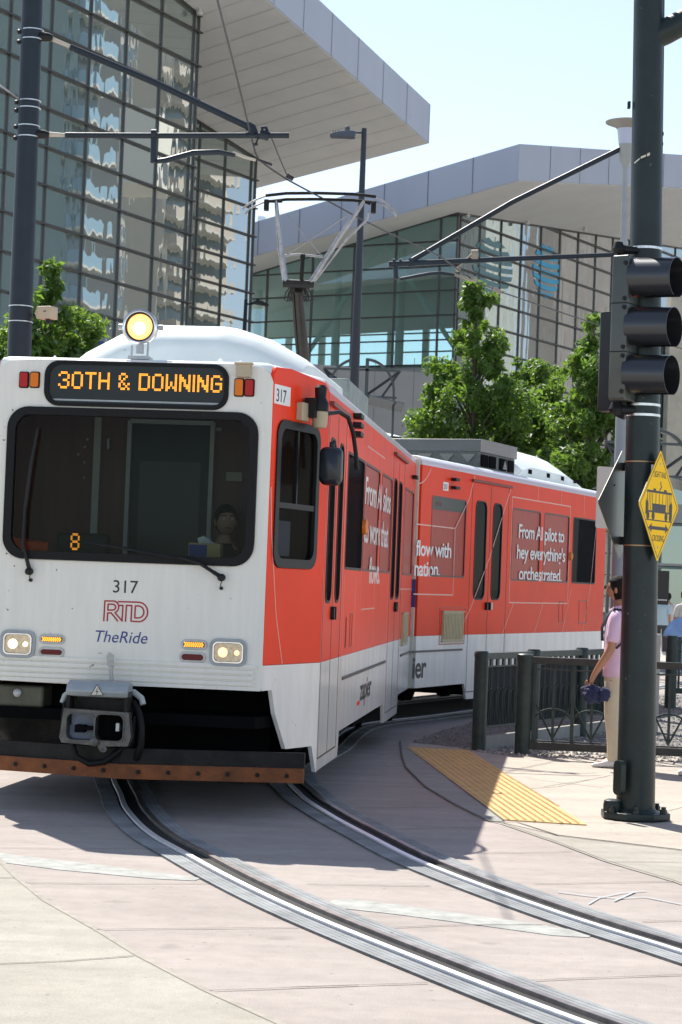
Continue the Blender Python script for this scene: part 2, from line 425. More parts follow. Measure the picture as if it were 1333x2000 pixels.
# gravel bed behind the fence and inside the bend
gv = [*gp([(806,1450),(860,1428),(925,1412)]), (3,27), (3.6,33), (11,36), (11,20.72), *gp([(1333,1492),(1100,1484),(1000,1478),(930,1470),(860,1455)])]
sheet_obj('gravel_bed', gv, .004, mat('grey gravel', (.24,.225,.21), .95, var=.6, vscale=30, bump=1, bscale=60))
st = MB(); rr = random.Random(3)
def stone(p, r):
    vs = []; 
    for k in range(5):
        t = k*2*pi/5+rr.random(); vs.append((p[0]+r*cos(t)*rr.uniform(.7,1.1), p[1]+r*sin(t)*rr.uniform(.7,1.1), rr.uniform(-.2,.4)*r))
    top = (p[0]+rr.uniform(-.3,.3)*r, p[1]+rr.uniform(-.3,.3)*r, r*rr.uniform(.6,1.1))
    st.add(vs+[top], [(k, (k+1) % 5, 5) for k in range(5)])
n = 0
while n < 9000:
    y = 20.2+16*rr.random()**1.7; x = rr.uniform(.6, 8)
    if inpoly((x, y), gv): stone((x, y), rr.uniform(.012,.034)); n += 1
st.raw = True
tag(st.build('loose_gravel', mat('gravel stones', (.30,.28,.26), .9, var=.5, vscale=12)), kind='stuff')

# ------------------------------------------------------------------ rails in the street
def cat(P, n=10):
    out = []
    for i in range(len(P)-1):
        p0, p1, p2, p3 = P[max(i-1,0)], P[i], P[i+1], P[min(i+2, len(P)-1)]
        for k in range(n):
            t = k/n; out.append(.5*((2*p1)+(-p0+p2)*t+(2*p0-5*p1+4*p2-p3)*t*t+(-p0+3*p1-3*p2+p3)*t**3))
    out.append(P[-1]); return out
AX, AY, AW = -1.4857, 14.2371, .1119
BX, BY, BW = .8726, 23.586, .4032
def Apt(lx, ly, z=0.0): return Vector((AX+lx*cos(AW)+ly*sin(AW), AY-lx*sin(AW)+ly*cos(AW), z))
RA = [gnd(u, v) for u, v in [(1322,2066),(1122,1998),(850,1893),(600,1791),(455,1722),(357,1668),(300,1635),(262,1600),(240,1562)]]
RA += [Apt(-.735, 3.4), Apt(-.72, 6.2), Apt(-.72, 9.5)]
RB = [gnd(u, v) for u, v in [(1560,1942),(1333,1866),(1080,1785),(839,1695),(720,1636),(640,1592),(586,1553)]]
RB += [Apt(.70, 3.6), Apt(.72, 6.2), Apt(.72, 9.5)]
def Bpt(t, l, z=0.0): return Vector((BX+l*sin(BW)+t*cos(BW), BY+l*cos(BW)-t*sin(BW), z))   # t: + right side, body spans t=-2.54..0
RA += [Bpt(-2.0, 3.5), Bpt(-2.0, 9), Bpt(-1.9, 24)]
RB += [Bpt(-.55, 2.5), Bpt(-.55, 9), Bpt(-.45, 24)]
rub = mat('ribbed grey rubber panel', (.27,.28,.285), .8, spec=.2, var=.35, vscale=3, spots=9, spotcol=(.12,.11,.10))
steel = mat('polished rail head', (.86,.86,.90), .46, metal=.75, var=.1, vscale=20)
steel2 = mat('guard rail steel', (.36,.33,.32), .38, metal=.9, var=.4, vscale=8)
groove = mat('rail groove black', (.012,.011,.010), .8)  # near-black strip standing for the groove
tanside = mat('greasy groove wall', (.18,.165,.13), .6, var=.4, vscale=8)
rb_, rh, rg, rgd, rw = MB(), MB(), MB(), MB(), MB()
for R, wl in ((RA, .30), (RB, .27)):
    Q = cat(R, 12)
    # strip profile across the rail: off>0 is left of travel (away from camera the track runs backwards) -> right in picture is off<0... travel goes away from the camera
    def strip(mb, o0, o1, z0, z1):                       # solid strip between lateral offsets (negative = right of travel)
        L0 = []
        for i, p in enumerate(Q):
            t = (Q[min(i+1, len(Q)-1)]-Q[max(i-1, 0)]); t.z = 0; t.normalize(); n_ = Vector((-t.y, t.x, 0))
            L0.append([Vector((*(p+n_*o0).xy, z0)), Vector((*(p+n_*o0).xy, z1)), Vector((*(p+n_*o1).xy, z1)), Vector((*(p+n_*o1).xy, z0))])
        mb.loft(L0)
    for k in range(4):                                   # ribs of the outer and inner rubber panels
        o = .048+k*.029; strip(rb_, o, o+.024, 0, .0145)
    strip(rb_, .043, .043+4*.029, 0, .0132)
    strip(rh, -.010, .026, 0, .024)
    strip(rg, .026, .043, 0, .005); strip(rg, -.100, -.010, 0, .0045)
    strip(rgd, -.135, -.100, 0, .026)
    strip(rb_, -.135, -.255, 0, .0150)
    for k in range(3):
        o = -.150-k*.034; strip(rb_, o, o-.028, 0, .0165)
rails = tag(rb_.build('track_panels', rub), kind='structure')
tag(rh.build('track_rails', steel, smooth=True), kind='structure')
tag(rg.build('rail_groove', groove), kind='structure')
tag(rgd.build('track_guard_rails', steel2, smooth=True), kind='structure')
exec_parts = []
# ------------------------------------------------------------------ the light rail train
W, WF_, SC, LA, ZR, ZB = 1.272, .9915, .9634, 9.67, 3.146, 1.0625
ZL, ZD = .459, .262
ca_, sa_ = cos(AW), sin(AW)
FF = Fr((AX, AY, 0), (ca_, -sa_, 0))                     # front face: a = sideways, b = height, c = towards viewer
SF = Fr(Apt(W, 0), (sa_, ca_, 0))                        # right side of the front car: a = distance back
CF = Fr(Apt(WF_, 0), Apt(W, SC)-Apt(WF_, 0))             # slanted cab corner panel
CL = (Apt(W, SC)-Apt(WF_, 0)).length
BF = Fr((BX, BY, 0), (sin(BW), cos(BW), 0))              # right side of the rear car
LF = Fr(Apt(-W, LA), (-sa_, -ca_, 0))                    # left side of the front car
CLF = Fr(Apt(-W, SC), Apt(-WF_, 0)-Apt(-W, SC))
T = thing('light_rail_train', (AX, AY, 0), 'orange red and white articulated light rail train with lit 30TH & DOWNING sign', 'train')
TH = .03
# --- cab face
ws = rrect(-.885, 1.742, .897, 2.811, .15, 8)
wsi = rrect(-.825, 1.80, .838, 2.755, .11, 8)
face = [(-WF_, .885), (-.35,.878), (0,.883), (WF_, .892), (WF_, 3.03), (.965,3.09), (.90,3.135), (.7,3.15), (-.7,3.15), (-.90,3.135), (-.965,3.09), (-WF_,3.03)]
b = MB(); b.prism(FF, [face, ws], -TH, 0)
cab = b.build('cab_front', white_face, T, bevel=.006)
b = MB()
for k, z in enumerate((1.052, 1.012, .972, .932)):
    b.prism(FF, rrect(-.97, z-.013, .935 if k else .955, z+.013, .012), 0, .014)
b.prism(FF, rrect(-.99,.886,.985,.912,.01), 0, .008)
build_each(b, 'moulding_rib', white_face, T, bevel=.005)
b = MB(); b.prism(FF, [ws, wsi], -.03, .022)
wsf = b.build('windshield', black_rub, T, bevel=.008)
wsg = glass('windscreen glass', .006, (.40,.44,.43), tint=(.9,1,1))
b = MB(); b.prism(FF, wsi, -.001, .0, caps=(False, True)); b.build('pane', wsg, wsf)
b = MB(); rr = random.Random(2)
for k in range(30):
    t = k/30
    for (aa, bb) in ((-.85+t*1.7, 1.772), (-.85+t*1.7, 2.782)): b.lathe(FF.p(aa, bb, .022), FF.n, [(.006,0),(.005,.003),(0,.004)], 6)
b.build('rivet', dark_steel, wsf)
# --- destination sign
ds = rrect(-.634, 2.822, .678, 3.142, .105, 8); dsi = rrect(-.60, 2.848, .645, 3.116, .09, 8)
b = MB(); b.prism(FF, [ds, dsi], -.02, .016); sign = b.build('destination_sign', black_rub, T, bevel=.006)
b = MB(); b.prism(FF, dsi, -.012, .004); b.build('display_panel', led_panel, sign)
b = MB(); b.prism(FF, [rrect(-.585,2.86,.63,2.872,.004)], .004, .006); b.build('panel_edge', lt_grey, sign)
DOT = {'3': ["01110","10001","00001","00110","00001","10001","01110"], '0': ["01110","10001","10001","10001","10001","10001","01110"],
 'T': ["11111","00100","00100","00100","00100","00100","00100"], 'H': ["10001","10001","10001","11111","10001","10001","10001"],
 '&': ["01100","10010","10100","01000","10101","10010","01101"], 'D': ["11110","10001","10001","10001","10001","10001","11110"],
 'O': ["01110","10001","10001","10001","10001","10001","01110"], 'W': ["10001","10001","10001","10101","10101","11011","10001"],
 'N': ["10001","11001","11101","10101","10111","10011","10001"], 'I': ["1","1","1","1","1","1","1"],
 'G': ["01110","10001","10000","10111","10001","10001","01110"], '8': ["01110","10001","10001","01110","10001","10001","01110"], ' ': ["00"]*7}
def leds(mb, fr, txt, a, btm, ht, wd, c=.006, gap=1):
    """dot matrix text: every font dot is a 2 x 2 block of leds"""
    cols = sum(len(DOT[ch][0])+gap for ch in txt)-gap; px, py = wd/cols/2, ht/14
    x = 0
    for ch in txt:
        g = DOT[ch]
        for r in range(7):
            for q in range(len(g[0])):
                if g[r][q] == '1':
                    for i in (0, 1):
                        for j in (0, 1):
                            ca = a+(2*(x+q)+i+.5)*px; cb = btm+ht-(2*r+j+.5)*py
                            mb.box(fr, ca-px*.40, ca+px*.40, cb-py*.36, cb+py*.36, c, c+.001)
        x += len(g[0])+gap
b = MB(); leds(b, FF, '30TH & DOWNING', -.535, 2.945, .12, 1.165); b.build('lettering', led, sign)
# --- small marker lamps beside the sign
def lamp_box(a0, b0, a1, b1, m_, name='marker_lamp'):
    x = MB(); x.prism(FF, rrect(a0, b0, a1, b1, .012), 0, .024); o = x.build(name, m_, T, bevel=.006)
    y = MB(); y.prism(FF, rrect(a0-.008, b0-.008, a1+.008, b1+.008, .014), 0, .008); y.build('bezel', black_rub, o); return o
def fbox(u0, v0, u1, v1):
    a0, b1 = FF.inv(u0, v0); a1, b0 = FF.inv(u1, v1); return a0, b0, a1, b1
lamp_box(*fbox(41,728,55,756), lens_redb); lamp_box(*fbox(62,728,76,756), lens_amb)
lamp_box(*fbox(461,741,475,773), lens_amb); lamp_box(*fbox(481,742,495,773), lens_redb)
a0, b0, a1, b1 = fbox(464,712,492,738); b = MB(); b.box(FF, a0, a1, b0, b1, 0, .06); b.box(FF, a0-.012, a1+.012, b1-.004, b1+.012, 0, .07); b.build('beacon_box', tan, T, bevel=.006)
# --- 317 / agency lettering
text_mb('317', FF, *FF.inv(219,1157), .092, sx=.98).build('fleet_number', blk_ink, T)
text_mb('TheRide', FF, *FF.inv(182,1253), .085, sx=.97, shear=.22).build('slogan', navy_ink, T)
def lp(x, y): return FF.inv(190+x/10.254, 1120+y/10.254)
b = MB(); w_ = .0105
def arcpts(cx, cy, rx, ry, a0, a1, n=8): return [(cx+rx*cos(math.radians(a0+(a1-a0)*k/n)), cy-ry*sin(math.radians(a0+(a1-a0)*k/n))) for k in range(n+1)]
for pts in [ [(135,950),(158,550),(330,553)]+arcpts(330,670,105,117,88,-55)+[(360,785),(505,955)],
             [(205,950),(215,790),(285,792),(415,955)],
             [(217,735),(222,615),(315,617)]+arcpts(315,675,58,58,88,-88)+[(217,735)],
             [(425,565),(850,577)]+arcpts(835,772,180,195,85,-88)+[(680,957),(698,645),(590,640),(570,960)],
             [(435,640),(520,642),(500,955)],
             [(755,890),(768,650),(830,652)]+arcpts(830,772,110,120,88,-88)+[(755,890)] ]:
    b.stroke(FF, [lp(*p) for p in pts], w_, 0, .002)
b.build('agency_logo', red_ink, T)
# --- headlights and indicator pairs
for (u0, v0, u1, v1, hot) in ((3,1229,69,1286,1), (411,1246,482,1303,0)):
    a0, b0, a1, b1 = fbox(u0, v0, u1, v1)
    x = MB(); x.prism(FF, [rrect(a0, b0, a1, b1, .055), rrect(a0+.022, b0+.022, a1-.022, b1-.022, .035)], 0, .02); h_ = x.build('headlight', lt_grey, T, bevel=.006)
    x = MB(); x.prism(FF, [rrect(a0+.024, b0+.022, a1-.024, b1-.022, .035), rrect(a0+.034, b0+.032, a1-.034, b1-.032, .03)], 0, .026); x.build('bezel', chrome, h_, bevel=.003)
    x = MB(); x.prism(FF, rrect(a0+.036, b0+.034, a1-.036, b1-.034, .03), 0, .016)
    x.build('lens', reflector, h_)
    x = MB(); ca2, cb2 = a0+(a1-a0)*.36, (b0+b1)/2
    x.lathe(FF.p(ca2, cb2, .016), FF.n, [(.034,0),(.030,.006),(.018,.010),(0,.012)], 20)
    x.lathe(FF.p(a1-.07, cb2, .016), FF.n, [(.018,0),(.012,.006),(0,.008)], 16)
    build_each(x, 'bulb', warm_w if hot else warm, h_, smooth=True)
    x = MB()
    for k in range(11): x.box(FF, a0+.04+k*.0145, a0+.0425+k*.0145, b0+.036, b1-.036, .016, .0175)
    x.build('lens_flute', reflector, h_)
for (u0, v0, u1, v1, am) in ((78,1238,127,1259,1), (77,1263,126,1284,0), (355,1248,405,1270,1), (352,1272,402,1295,0)):
    a0, b0, a1, b1 = fbox(u0, v0, u1, v1)
    x = MB(); x.prism(FF, rrect(a0, b0, a1, b1, .04), 0, .012); h_ = x.build('indicator_lamp', galv, T, bevel=.004)
    x = MB(); x.prism(FF, rrect(a0+.016, b0+.016, a1-.016, b1-.016, .03), .012, .018); x.build('lens', lens_red if not am else mat('dark amber lens', (.22,.05,.01), .3), h_, bevel=.003)
    if am:
        x = MB()
        for i in range(9):
            for j in range(3):
                aa = a0+.028+i*(a1-a0-.056)/8.4+(j % 2)*.006; bb = b0+.024+j*(b1-b0-.048)/2
                x.lathe(FF.p(aa, bb, .018), FF.n, [(.0064,0),(.005,.003),(0,.004)], 6)
        x.build('led_cluster', mat('bright amber led', (1,.6,.1), .4, emit=(1,.36,.03), estr=.9), h_)
# --- wipers
def P3(u, v, c): 
    a, b_ = FF.inv(u, v, c); return FF.p(a, b_, c)
b = MB(); b.tube([P3(59,1116,.03), P3(52,1090,.05), P3(45,1060,.055), P3(50,985,.055)], [.017,.013,.011,.009], 8)
b.tube([P3(46,1078,.04), P3(49,1000,.045), P3(60,915,.045), P3(74,837,.045)], [.012,.014,.014,.008], 6)
b.lathe(P3(59,1116,.0), FF.n, [(.026,0),(.026,.045),(.015,.06)], 16)
b.tube([P3(61,1118,.02), P3(58,1127,.02), P3(61,1133,.02)], .0035, 6); b.lathe(P3(61,1133,0), FF.n, [(.013,0),(.011,.025),(0,.028)], 10)
b.build('windshield_wiper', blackish, T, smooth=True)
b = MB(); b.tube([P3(434,1128,.03), P3(415,1116,.05), P3(390,1100,.055), P3(350,1088,.05)], [.017,.013,.012,.007], 8)
b.tube([P3(420,1104,.035), P3(330,1087,.035), P3(250,1072,.04), P3(165,1058,.035)], [.008,.012,.012,.006], 6)
b.lathe(P3(434,1128,.0), FF.n, [(.026,0),(.026,.045),(.015,.06)], 16)
b.tube([P3(434,1134,.02), P3(431,1142,.02), P3(433,1149,.02)], .0035, 6); b.lathe(P3(433,1149,0), FF.n, [(.013,0),(.011,.025),(0,.028)], 10)
b.build('windshield_wiper', blackish, T, smooth=True)
# --- cab corner panels (right one has the driver window)
def corner(fr, flip):
    fx = (lambda p: [(CL-a, z) for a, z in p]) if flip else (lambda p: p)
    red_o = [(0, ZB+.002), (CL, ZB+.002), (CL, 3.06), (.93,3.12), (.30,3.155), (.05,3.14), (0,3.08)]
    wht_o = [(0,.889), (.165,.889), (.235,.72), (.44,.462), (.905,.455), (CL-.005,ZD-.004), (CL, ZD), (CL, ZB), (0, ZB)]
    wnd = rrect(.085, 1.745, .845, 2.785, .12, 7); wni = rrect(.15, 1.81, .785, 2.725, .085, 7)
    b = MB(); b.prism(fr, [fx(red_o), fx(wnd)], -TH, 0); b.build('cab_corner', red, T, bevel=.005)
    b = MB(); b.prism(fr, fx(wht_o), -TH, 0); b.build('cab_skirt', white_side, T)
    b = MB(); b.prism(fr, [fx(wnd), fx(wni)], -TH, .012); b.prism(fr, fx(rrect(.15,2.165,.785,2.205,.004)), -.02, .006); b.prism(fr, fx(rrect(.455,2.2,.475,2.73,.004)), -.02, .002)
    w = b.build('cab_window', blackish, T, bevel=.005)
    b = MB(); b.prism(fr, fx(wni), -.016, -.015, caps=(False, True)); b.build('pane', wsg, w)
    if not flip:
        b = MB(); b.prism(fr, rrect(.30,1.83,.50,2.08,.004), -.06, -.055); w2 = b.build('notice_paper', mat('pale lilac paper', (.30,.27,.36), .8), w)
        b = MB(); b.prism(fr, rrect(.018,2.885,.29,3.02,.004), 0, .0015); d = b.build('number_decal', white_line, T)
        text_mb('317', fr, .045, 2.902, .095, sx=.88, c0=.0015, c1=.003).build('digits', blk_ink, d)
        b = MB(); b.stroke(fr, [(.02,2.30),(.055,2.0),(.19,1.40),(.325,1.07)], .008, 0, .002); build_each(b, 'vinyl_line', pinkline, T)
corner(CF, False); corner(CLF, True)
# --- driver mirror
def C3(a, z, c): return CF.p(a, z, c)
b = MB(); b.box(CF, .40,.52,2.80,2.93,0,.05); b.lathe(C3(.60,2.76,.10), (0,0,1), [(.045,0),(.055,.03),(.058,.12)], 16); mo = b.build('mirror_bracket', tan, T, bevel=.006)
b = MB(); b.lathe(C3(.60,2.88,.10), (0,0,1), [(.06,0),(.062,.06),(.04,.10),(.045,.17),(.03,.19)], 16); b.box(CF, .50,.60,2.83,2.97,.02,.10); build_each(b, 'clamp', blackish, mo, smooth=True)
b = MB(); b.tube([C3(.66,2.87,.12), C3(.86,2.90,.14), C3(.96,2.87,.17), C3(1.02,2.76,.19), C3(1.06,2.62,.20), C3(1.10,2.50,.20)], .016, 10); b.build('mirror_arm', blackish, mo, smooth=True)
mc = at(648, 912, 14.72)
MFr = Fr(mc, (.985,-.17,0))
b = MB(); rings = []
for (c, s_) in ((-.05,.90), (.0,1.0), (.05,.97), (.085,.72)):
    rings.append([MFr.p(p[0]*s_, p[1]*s_, c) for p in rrect(-.083,-.135,.083,.145,.05)])
b.loft(rings); b.lathe(MFr.p(0,.13,0), (0,0,1), [(.02,0),(.02,.05)], 10); b.build('mirror_housing', mat('dark navy plastic', (.016,.020,.028), .3), mo, smooth='all', bevel=0)
b = MB(); b.prism(MFr.off(-.0), rrect(-.07,-.12,.07,.13,.04), -.056,-.051); b.build('mirror_glass', chrome, mo)

# left driver mirror, just outside the picture; its shadow lies on the paving at the left
LM = Fr(Apt(-1.36,.62,2.46), (.985,-.17,0))
b = MB(); b.loft([[LM.p(p[0]*s_, p[1]*s_, c) for p in rrect(-.083,-.135,.083,.145,.05)] for (c, s_) in ((-.05,.90), (.0,1.0), (.05,.97), (.085,.72))])
b.build('mirror_housing', MATS['dark navy plastic'], T, smooth='all')
b = MB(); b.tube([Apt(-1.13,.45,2.87), Apt(-1.25,.5,2.90), Apt(-1.34,.58,2.80), Apt(-1.36,.62,2.58)], .016, 8); b.build('mirror_arm', blackish, T, smooth=True)
# --- generic side of a car: fr with a along the car; openings listed
WZ0, WZ1, DZ0, DZ1 = 1.762, 2.722, 1.497, 2.745
side_glass = glass('dark side window', .022, (.10,.11,.12), body=(.012,.014,.016), wob=.0006, wscale=2)
def side(fr, a_start, a_end, windows, doors, name_red, low, film):
    """windows: (a0,a1,film?) ; doors: (a0, a1, [(w0,w1),(w0,w1)])"""
    holes = []
    RZ = 3.06
    for (w0, w1, fl) in windows: holes.append(rrect(w0, WZ0, w1, WZ1, .05, 4))
    dn = []
    for (d0, d1, ww) in doors:
        for (w0, w1) in ww: holes.append(rrect(w0, DZ0, w1, DZ1, .10 if w1-w0 > .25 else (w1-w0)*.48, 5))
    outer = [(a_start, ZB+.002), (a_end, ZB+.002), (a_end, RZ), (a_start, RZ)]
    b = MB(); b.prism(fr, [outer]+holes, -TH, 0); wall = b.build('side_panel', red, T)
    # roof shoulder, its pinkish white highlight put into the colour
    b = MB(); prof = [(3.06,0),(3.105,-.008),(3.14,-.03),(3.158,-.075),(3.165,-.14)]
    b.loft([[fr.p(a, z, c) for z, c in prof]+[fr.p(a, 3.05,-.14), fr.p(a,3.05,-.01)] for a in (a_start, a_end)]); b.build('roof_shoulder', mat('pink white edge highlight', (.70,.60,.62), .3, coat=.4), T, smooth=True)
    # white skirt with lower cut-outs
    b = MB(); b.prism(fr, low, -TH, 0); b.build('skirt', white_side, T)
    for (w0, w1, fl) in windows:
        x = MB(); x.prism(fr, [rrect(w0, WZ0, w1, WZ1, .05, 4), rrect(w0+.022, WZ0+.022, w1-.022, WZ1-.022, .04, 4)], -TH, .003); o = x.build('window', blackish if not fl else mat('dark red gasket', (.10,.02,.018), .4), T)
        x = MB(); x.prism(fr, rrect(w0+.02, WZ0+.02, w1-.02, WZ1-.02, .04, 4), -.016, -.010); x.build('pane', red_win if fl else side_glass, o)
    for (d0, d1, ww) in doors:
        md = (d0+d1)/2
        x = MB()
        for a in (d0, md, d1): x.box(fr, a-.006, a+.006, ZD+.09 if a != d1 else ZD+.09, 3.0 if a != md else 2.93, 0, .0015)
        x.box(fr, d0, d1, ZD+.085, ZD+.097, 0, .0016)
        o = x.build('door', blk_ink, T)
        for (w0, w1) in ww:
            r = (w1-w0)*.48
            x = MB(); x.prism(fr, [rrect(w0, DZ0, w1, DZ1, min(r,.12), 5), rrect(w0+.02, DZ0+.02, w1-.02, DZ1-.02, min(r,.12)*.85, 5)], -TH, .006); q_ = x.build('door_window', blackish, o, bevel=.003)
            x = MB(); x.prism(fr, rrect(w0+.018, DZ0+.018, w1-.018, DZ1-.018, min(r,.12)*.85, 5), -.014, -.008); x.build('door_pane', side_glass, o)
        x = MB()
        x.prism(fr, rrect(md-.10, 1.37, md-.045, 1.47, .025), 0, .03); x.prism(fr, rrect(md+.03, 1.37, md+.075, 1.47, .02), 0, .03)
        build_each(x, 'door_button', blackish, o, bevel=.006)
        x = MB(); x.prism(fr, rrect(md+.09, 1.375, md+.19, 1.465, .004), 0, .003); x.build('button_label', white_line, o)
        x = MB(); x.box(fr, d0-.05, d1+.05, 2.965, 2.995, 0, .035); build_each(x, 'drip_rail', mat('dull red trim', (.22,.04,.03), .5), o)
    return wall
lowA = [(SC, ZD), (2.36, ZD), (2.42, ZL), (6.40, ZL), (6.50, ZD), (8.10, ZD), (8.16, ZL), (LA, ZL), (LA, ZB), (SC, ZB)]
side(SF, SC, LA, [(2.38,3.72,False), (3.78,5.20,True), (5.42,6.58,True), (8.17,9.45,True)],
     [(1.02, 2.20, [(1.12,1.50),(1.74,2.06)]), (6.62, 8.05, [(6.74,7.14),(7.36,7.78)])], red, lowA, True)
lowL = [(0, ZL), (LA-2.4, ZL), (LA-2.35, ZD), (LA-SC, ZD), (LA-SC, ZB), (0, ZB)]
side(LF, 0, LA-SC, [(1,2.3,True),(4,6,True)], [], red, lowL, True)
b = MB(); b.box(SF, 2.50,6.40,.868,.892,0,.012); b.build('skirt_rail', mat('brown grey trim', (.10,.08,.075), .5), T)
b = MB(); b.box(SF, 8.3,9.66,.868,.892,0,.012); b.build('skirt_rail', MATS['brown grey trim'], T)
# ventilation louvre
def louvre(fr, a0, a1, z0, z1):
    x = MB(); x.box(fr, a0, a1, z0, z1, 0, .018); n_ = int((a1-a0)/.05)
    for k in range(n_): x.box(fr, a0+(k+.2)*(a1-a0)/n_, a0+(k+.62)*(a1-a0)/n_, z0+.015, z1-.015, .018, .030)
    x.build('louvre', mat('tan louvre', (.58,.49,.30), .55, var=.12, vscale=8), T)
    x = MB(); x.box(fr, a0-.02, a1+.02, z1, z1+.02, 0, .03); x.box(fr, a0-.02, a1+.02, z0-.02, z0, 0, .024); x.build('louvre_frame', tan, T)
louvre(SF, 8.32, 8.92, 1.0, 1.33)
# lamps, marker, seams on side A
b = MB(); 
for z in (3.03, 2.955, 2.88): b.box(SF, 2.62,2.84,z-.02,z+.022,0,.07)
b.box(SF, 9.05,9.3,2.86,2.90,0,.06)
build_each(b, 'door_signal_lamp', blackish, T, bevel=.008)
b = MB(); b.lathe(SF.p(3.74, 2.15, 0), SF.n, [(.075,0),(.07,.03),(.03,.045)], 20); b.build('side_marker', lens_amb, T, smooth=True)
b = MB()
for a, z0, z1 in ((.99,ZB,3.05),(2.27,ZB,3.05),(2.42,ZB,1.72),(3.30,ZB,1.72),(3.76,1.40,1.74),(5.0,1.1,1.74),(5.3,2.75,3.05),(4.2,2.75,3.05),(6.5,.47,3.05),(8.12,.47,3.05),(2.40,.47,1.05),(4.6,.47,.87),(3.4,2.75,3.05)):
    b.box(SF, a-.004, a+.004, z0, z1, 0, .0012)
b.box(SF, 3.85,5.1,1.42,1.432,0,.002); b.box(SF, 7.9,9.66,1.60,1.612,0,.002); b.box(SF, 3.9,5.6,2.86,2.872,0,.002)
build_each(b, 'panel_seam', pinkline, T)
b = MB()
for a0, a1, z0, z1 in ((2.62,2.68,1.12,1.38),(2.95,3.12,1.12,1.40)):
    b.prism(SF, [rrect(a0,z0,a1,z1,.01), rrect(a0+.012,z0+.012,a1-.012,z1-.012,.006)], 0, .004)
build_each(b, 'access_hatch', mat('dull red trim2', (.30,.05,.035), .4), T)
# slogans on side A (run past the windows)
def words(fr, rows, m_, name='slogan', sx=.9, bold=.012, c=.0012):
    mb = MB()
    for (t, a, z, h, wd) in rows:
        q = text_mb(t, fr, 0, z, h, bold=bold, c0=.0, c1=c, spacing=.93)
        xs = [(v-fr.o).dot(fr.x) for v in q.v]; x0_, x1_ = min(xs), max(xs)
        mb.add([v+fr.x*(a+(x-x0_)*wd/(x1_-x0_)-x) for v, x in zip(q.v, xs)], q.f)
    return mb.build(name, m_, T)
words(SF, [('From AI silos', 3.86, 2.36, .25, 2.55), ('to work that', 3.84, 2.02, .25, 2.4), ('flows.', 4.45, 1.66, .25, 1.05)], white_line, sx=.98)
words(SF, [('zapier', 4.02, .62, .20, 1.05)], blk_ink, 'sponsor_name', bold=.02)
b = MB(); b.box(SF, 3.80, 4.02, .585, .62, 0, .003); b.build('sponsor_mark', red, T)
# end post at the articulation
b = MB(); b.box(SF, LA-.05, LA+.03, ZL, 1.40, -.03, .04); b.box(SF, LA-.05, LA+.03, 1.72, 3.12, -.03, .04)
build_each(b, 'articulation_edge', cream, T, bevel=.008)
b = MB(); b.box(SF, LA-.05, LA+.03, 1.40, 1.72, -.03, .0405); b.build('articulation_band', navy_ink, T)
# bellows between the cars
b = MB(); rings = []
for k in range(13):
    t = k/12; pa = Apt(W-.12, LA+.02).lerp(Bpt(-.12,.02), t); pb = Apt(-W+.12, LA+.02).lerp(Bpt(-2.42,.02), t); s_ = .05 if k % 2 else 0
    d = (pb-pa).normalized()*s_
    rings.append([pa+d+Vector((0,0,.5)), pb-d+Vector((0,0,.5)), pb-d+Vector((0,0,3.05-s_)), pa+d+Vector((0,0,3.05-s_))])
b.loft(rings); b.build('bellows', black_rub, T)
# --- roof, floor and far walls of the front car
def deck(pts_fn, z_list, name, m_):
    pass
outA = [Apt(WF_,0), Apt(W,SC), Apt(W,LA), Apt(-W,LA), Apt(-W,SC), Apt(-WF_,0)]
def inset(pts, d, z):
    c = sum(pts, Vector())/len(pts); n_ = len(pts); out = []
    for i in range(n_):
        p0, p1, p2 = pts[i-1], pts[i], pts[(i+1) % n_]
        e1 = (p1-p0).normalized(); e2 = (p2-p1).normalized(); n1 = Vector((-e1.y, e1.x,0)); n2 = Vector((-e2.y, e2.x,0))
        k = d/(1+n1.dot(n2)); out.append(Vector((p1.x+(n1.x+n2.x)*k, p1.y+(n1.y+n2.y)*k, z)))
    return out
b = MB(); ins = [(.028,3.02),(.028,3.10),(.035,3.135),(.055,3.158),(.10,3.172),(.22,3.185)]
b.loft([inset(outA, d, z) for d, z in ins]); b.build('roof', roofwhite, T, smooth=True)
b = MB(); b.loft([inset(outA, .06, z) for z in (.62,.70)]); b.build('floor', darkblack, T)
b = MB(); b.prism(Fr(Apt(0,LA-.04), (ca_,-sa_,0)), [(-W+.05,.5),(W-.05,.5),(W-.05,3.1),(-W+.05,3.1)], -.02, 0); b.build('end_wall', darkblack, T)
# cab partition and dashboard seen through the windscreen
PF = Fr(Apt(0,1.25), (ca_, -sa_, 0))
b = MB(); b.prism(PF, [(-1.2,.8),(1.2,.8),(1.2,3.0),(-1.2,3.0)], -.02, 0); pt = b.build('cab_partition', mat('brown cab panel', (.15,.055,.042), .4, var=.4, vscale=2, stretch=(3,3,.3)), T)
def pfb(u0, v0, u1, v1):
    a0, b1 = PF.inv(u0, v0); a1, b0 = PF.inv(u1, v1); return min(a0,a1), max(a0,a1), min(b0,b1), max(b0,b1)
b = MB(); a0,a1,z0,z1 = pfb(258,822,408,1110); b.box(PF, a0-.02,a0+.012,z0,z1,0,.05); b.box(PF, a1-.02,a1+.012,z0,z1,0,.05); b.box(PF, a0,a1,z1-.02,z1+.012,0,.05)
b.box(PF, *pfb(187,815,190,1060), 0, .02)
b.build('door_frame', mat('pale grey aluminium', (.50,.56,.54), .4), pt)
b = MB(); b.box(PF, a0+.01,a1-.02,z0,z1-.02,0,.01); b.build('door_leaf', mat('blackish door', (.02,.025,.027), .4), pt)
b = MB(); b.box(PF, *pfb(275,900,385,1110), .01, .015); b.build('door_glass', mat('smoky grey green', (.055,.075,.07), .3), pt)
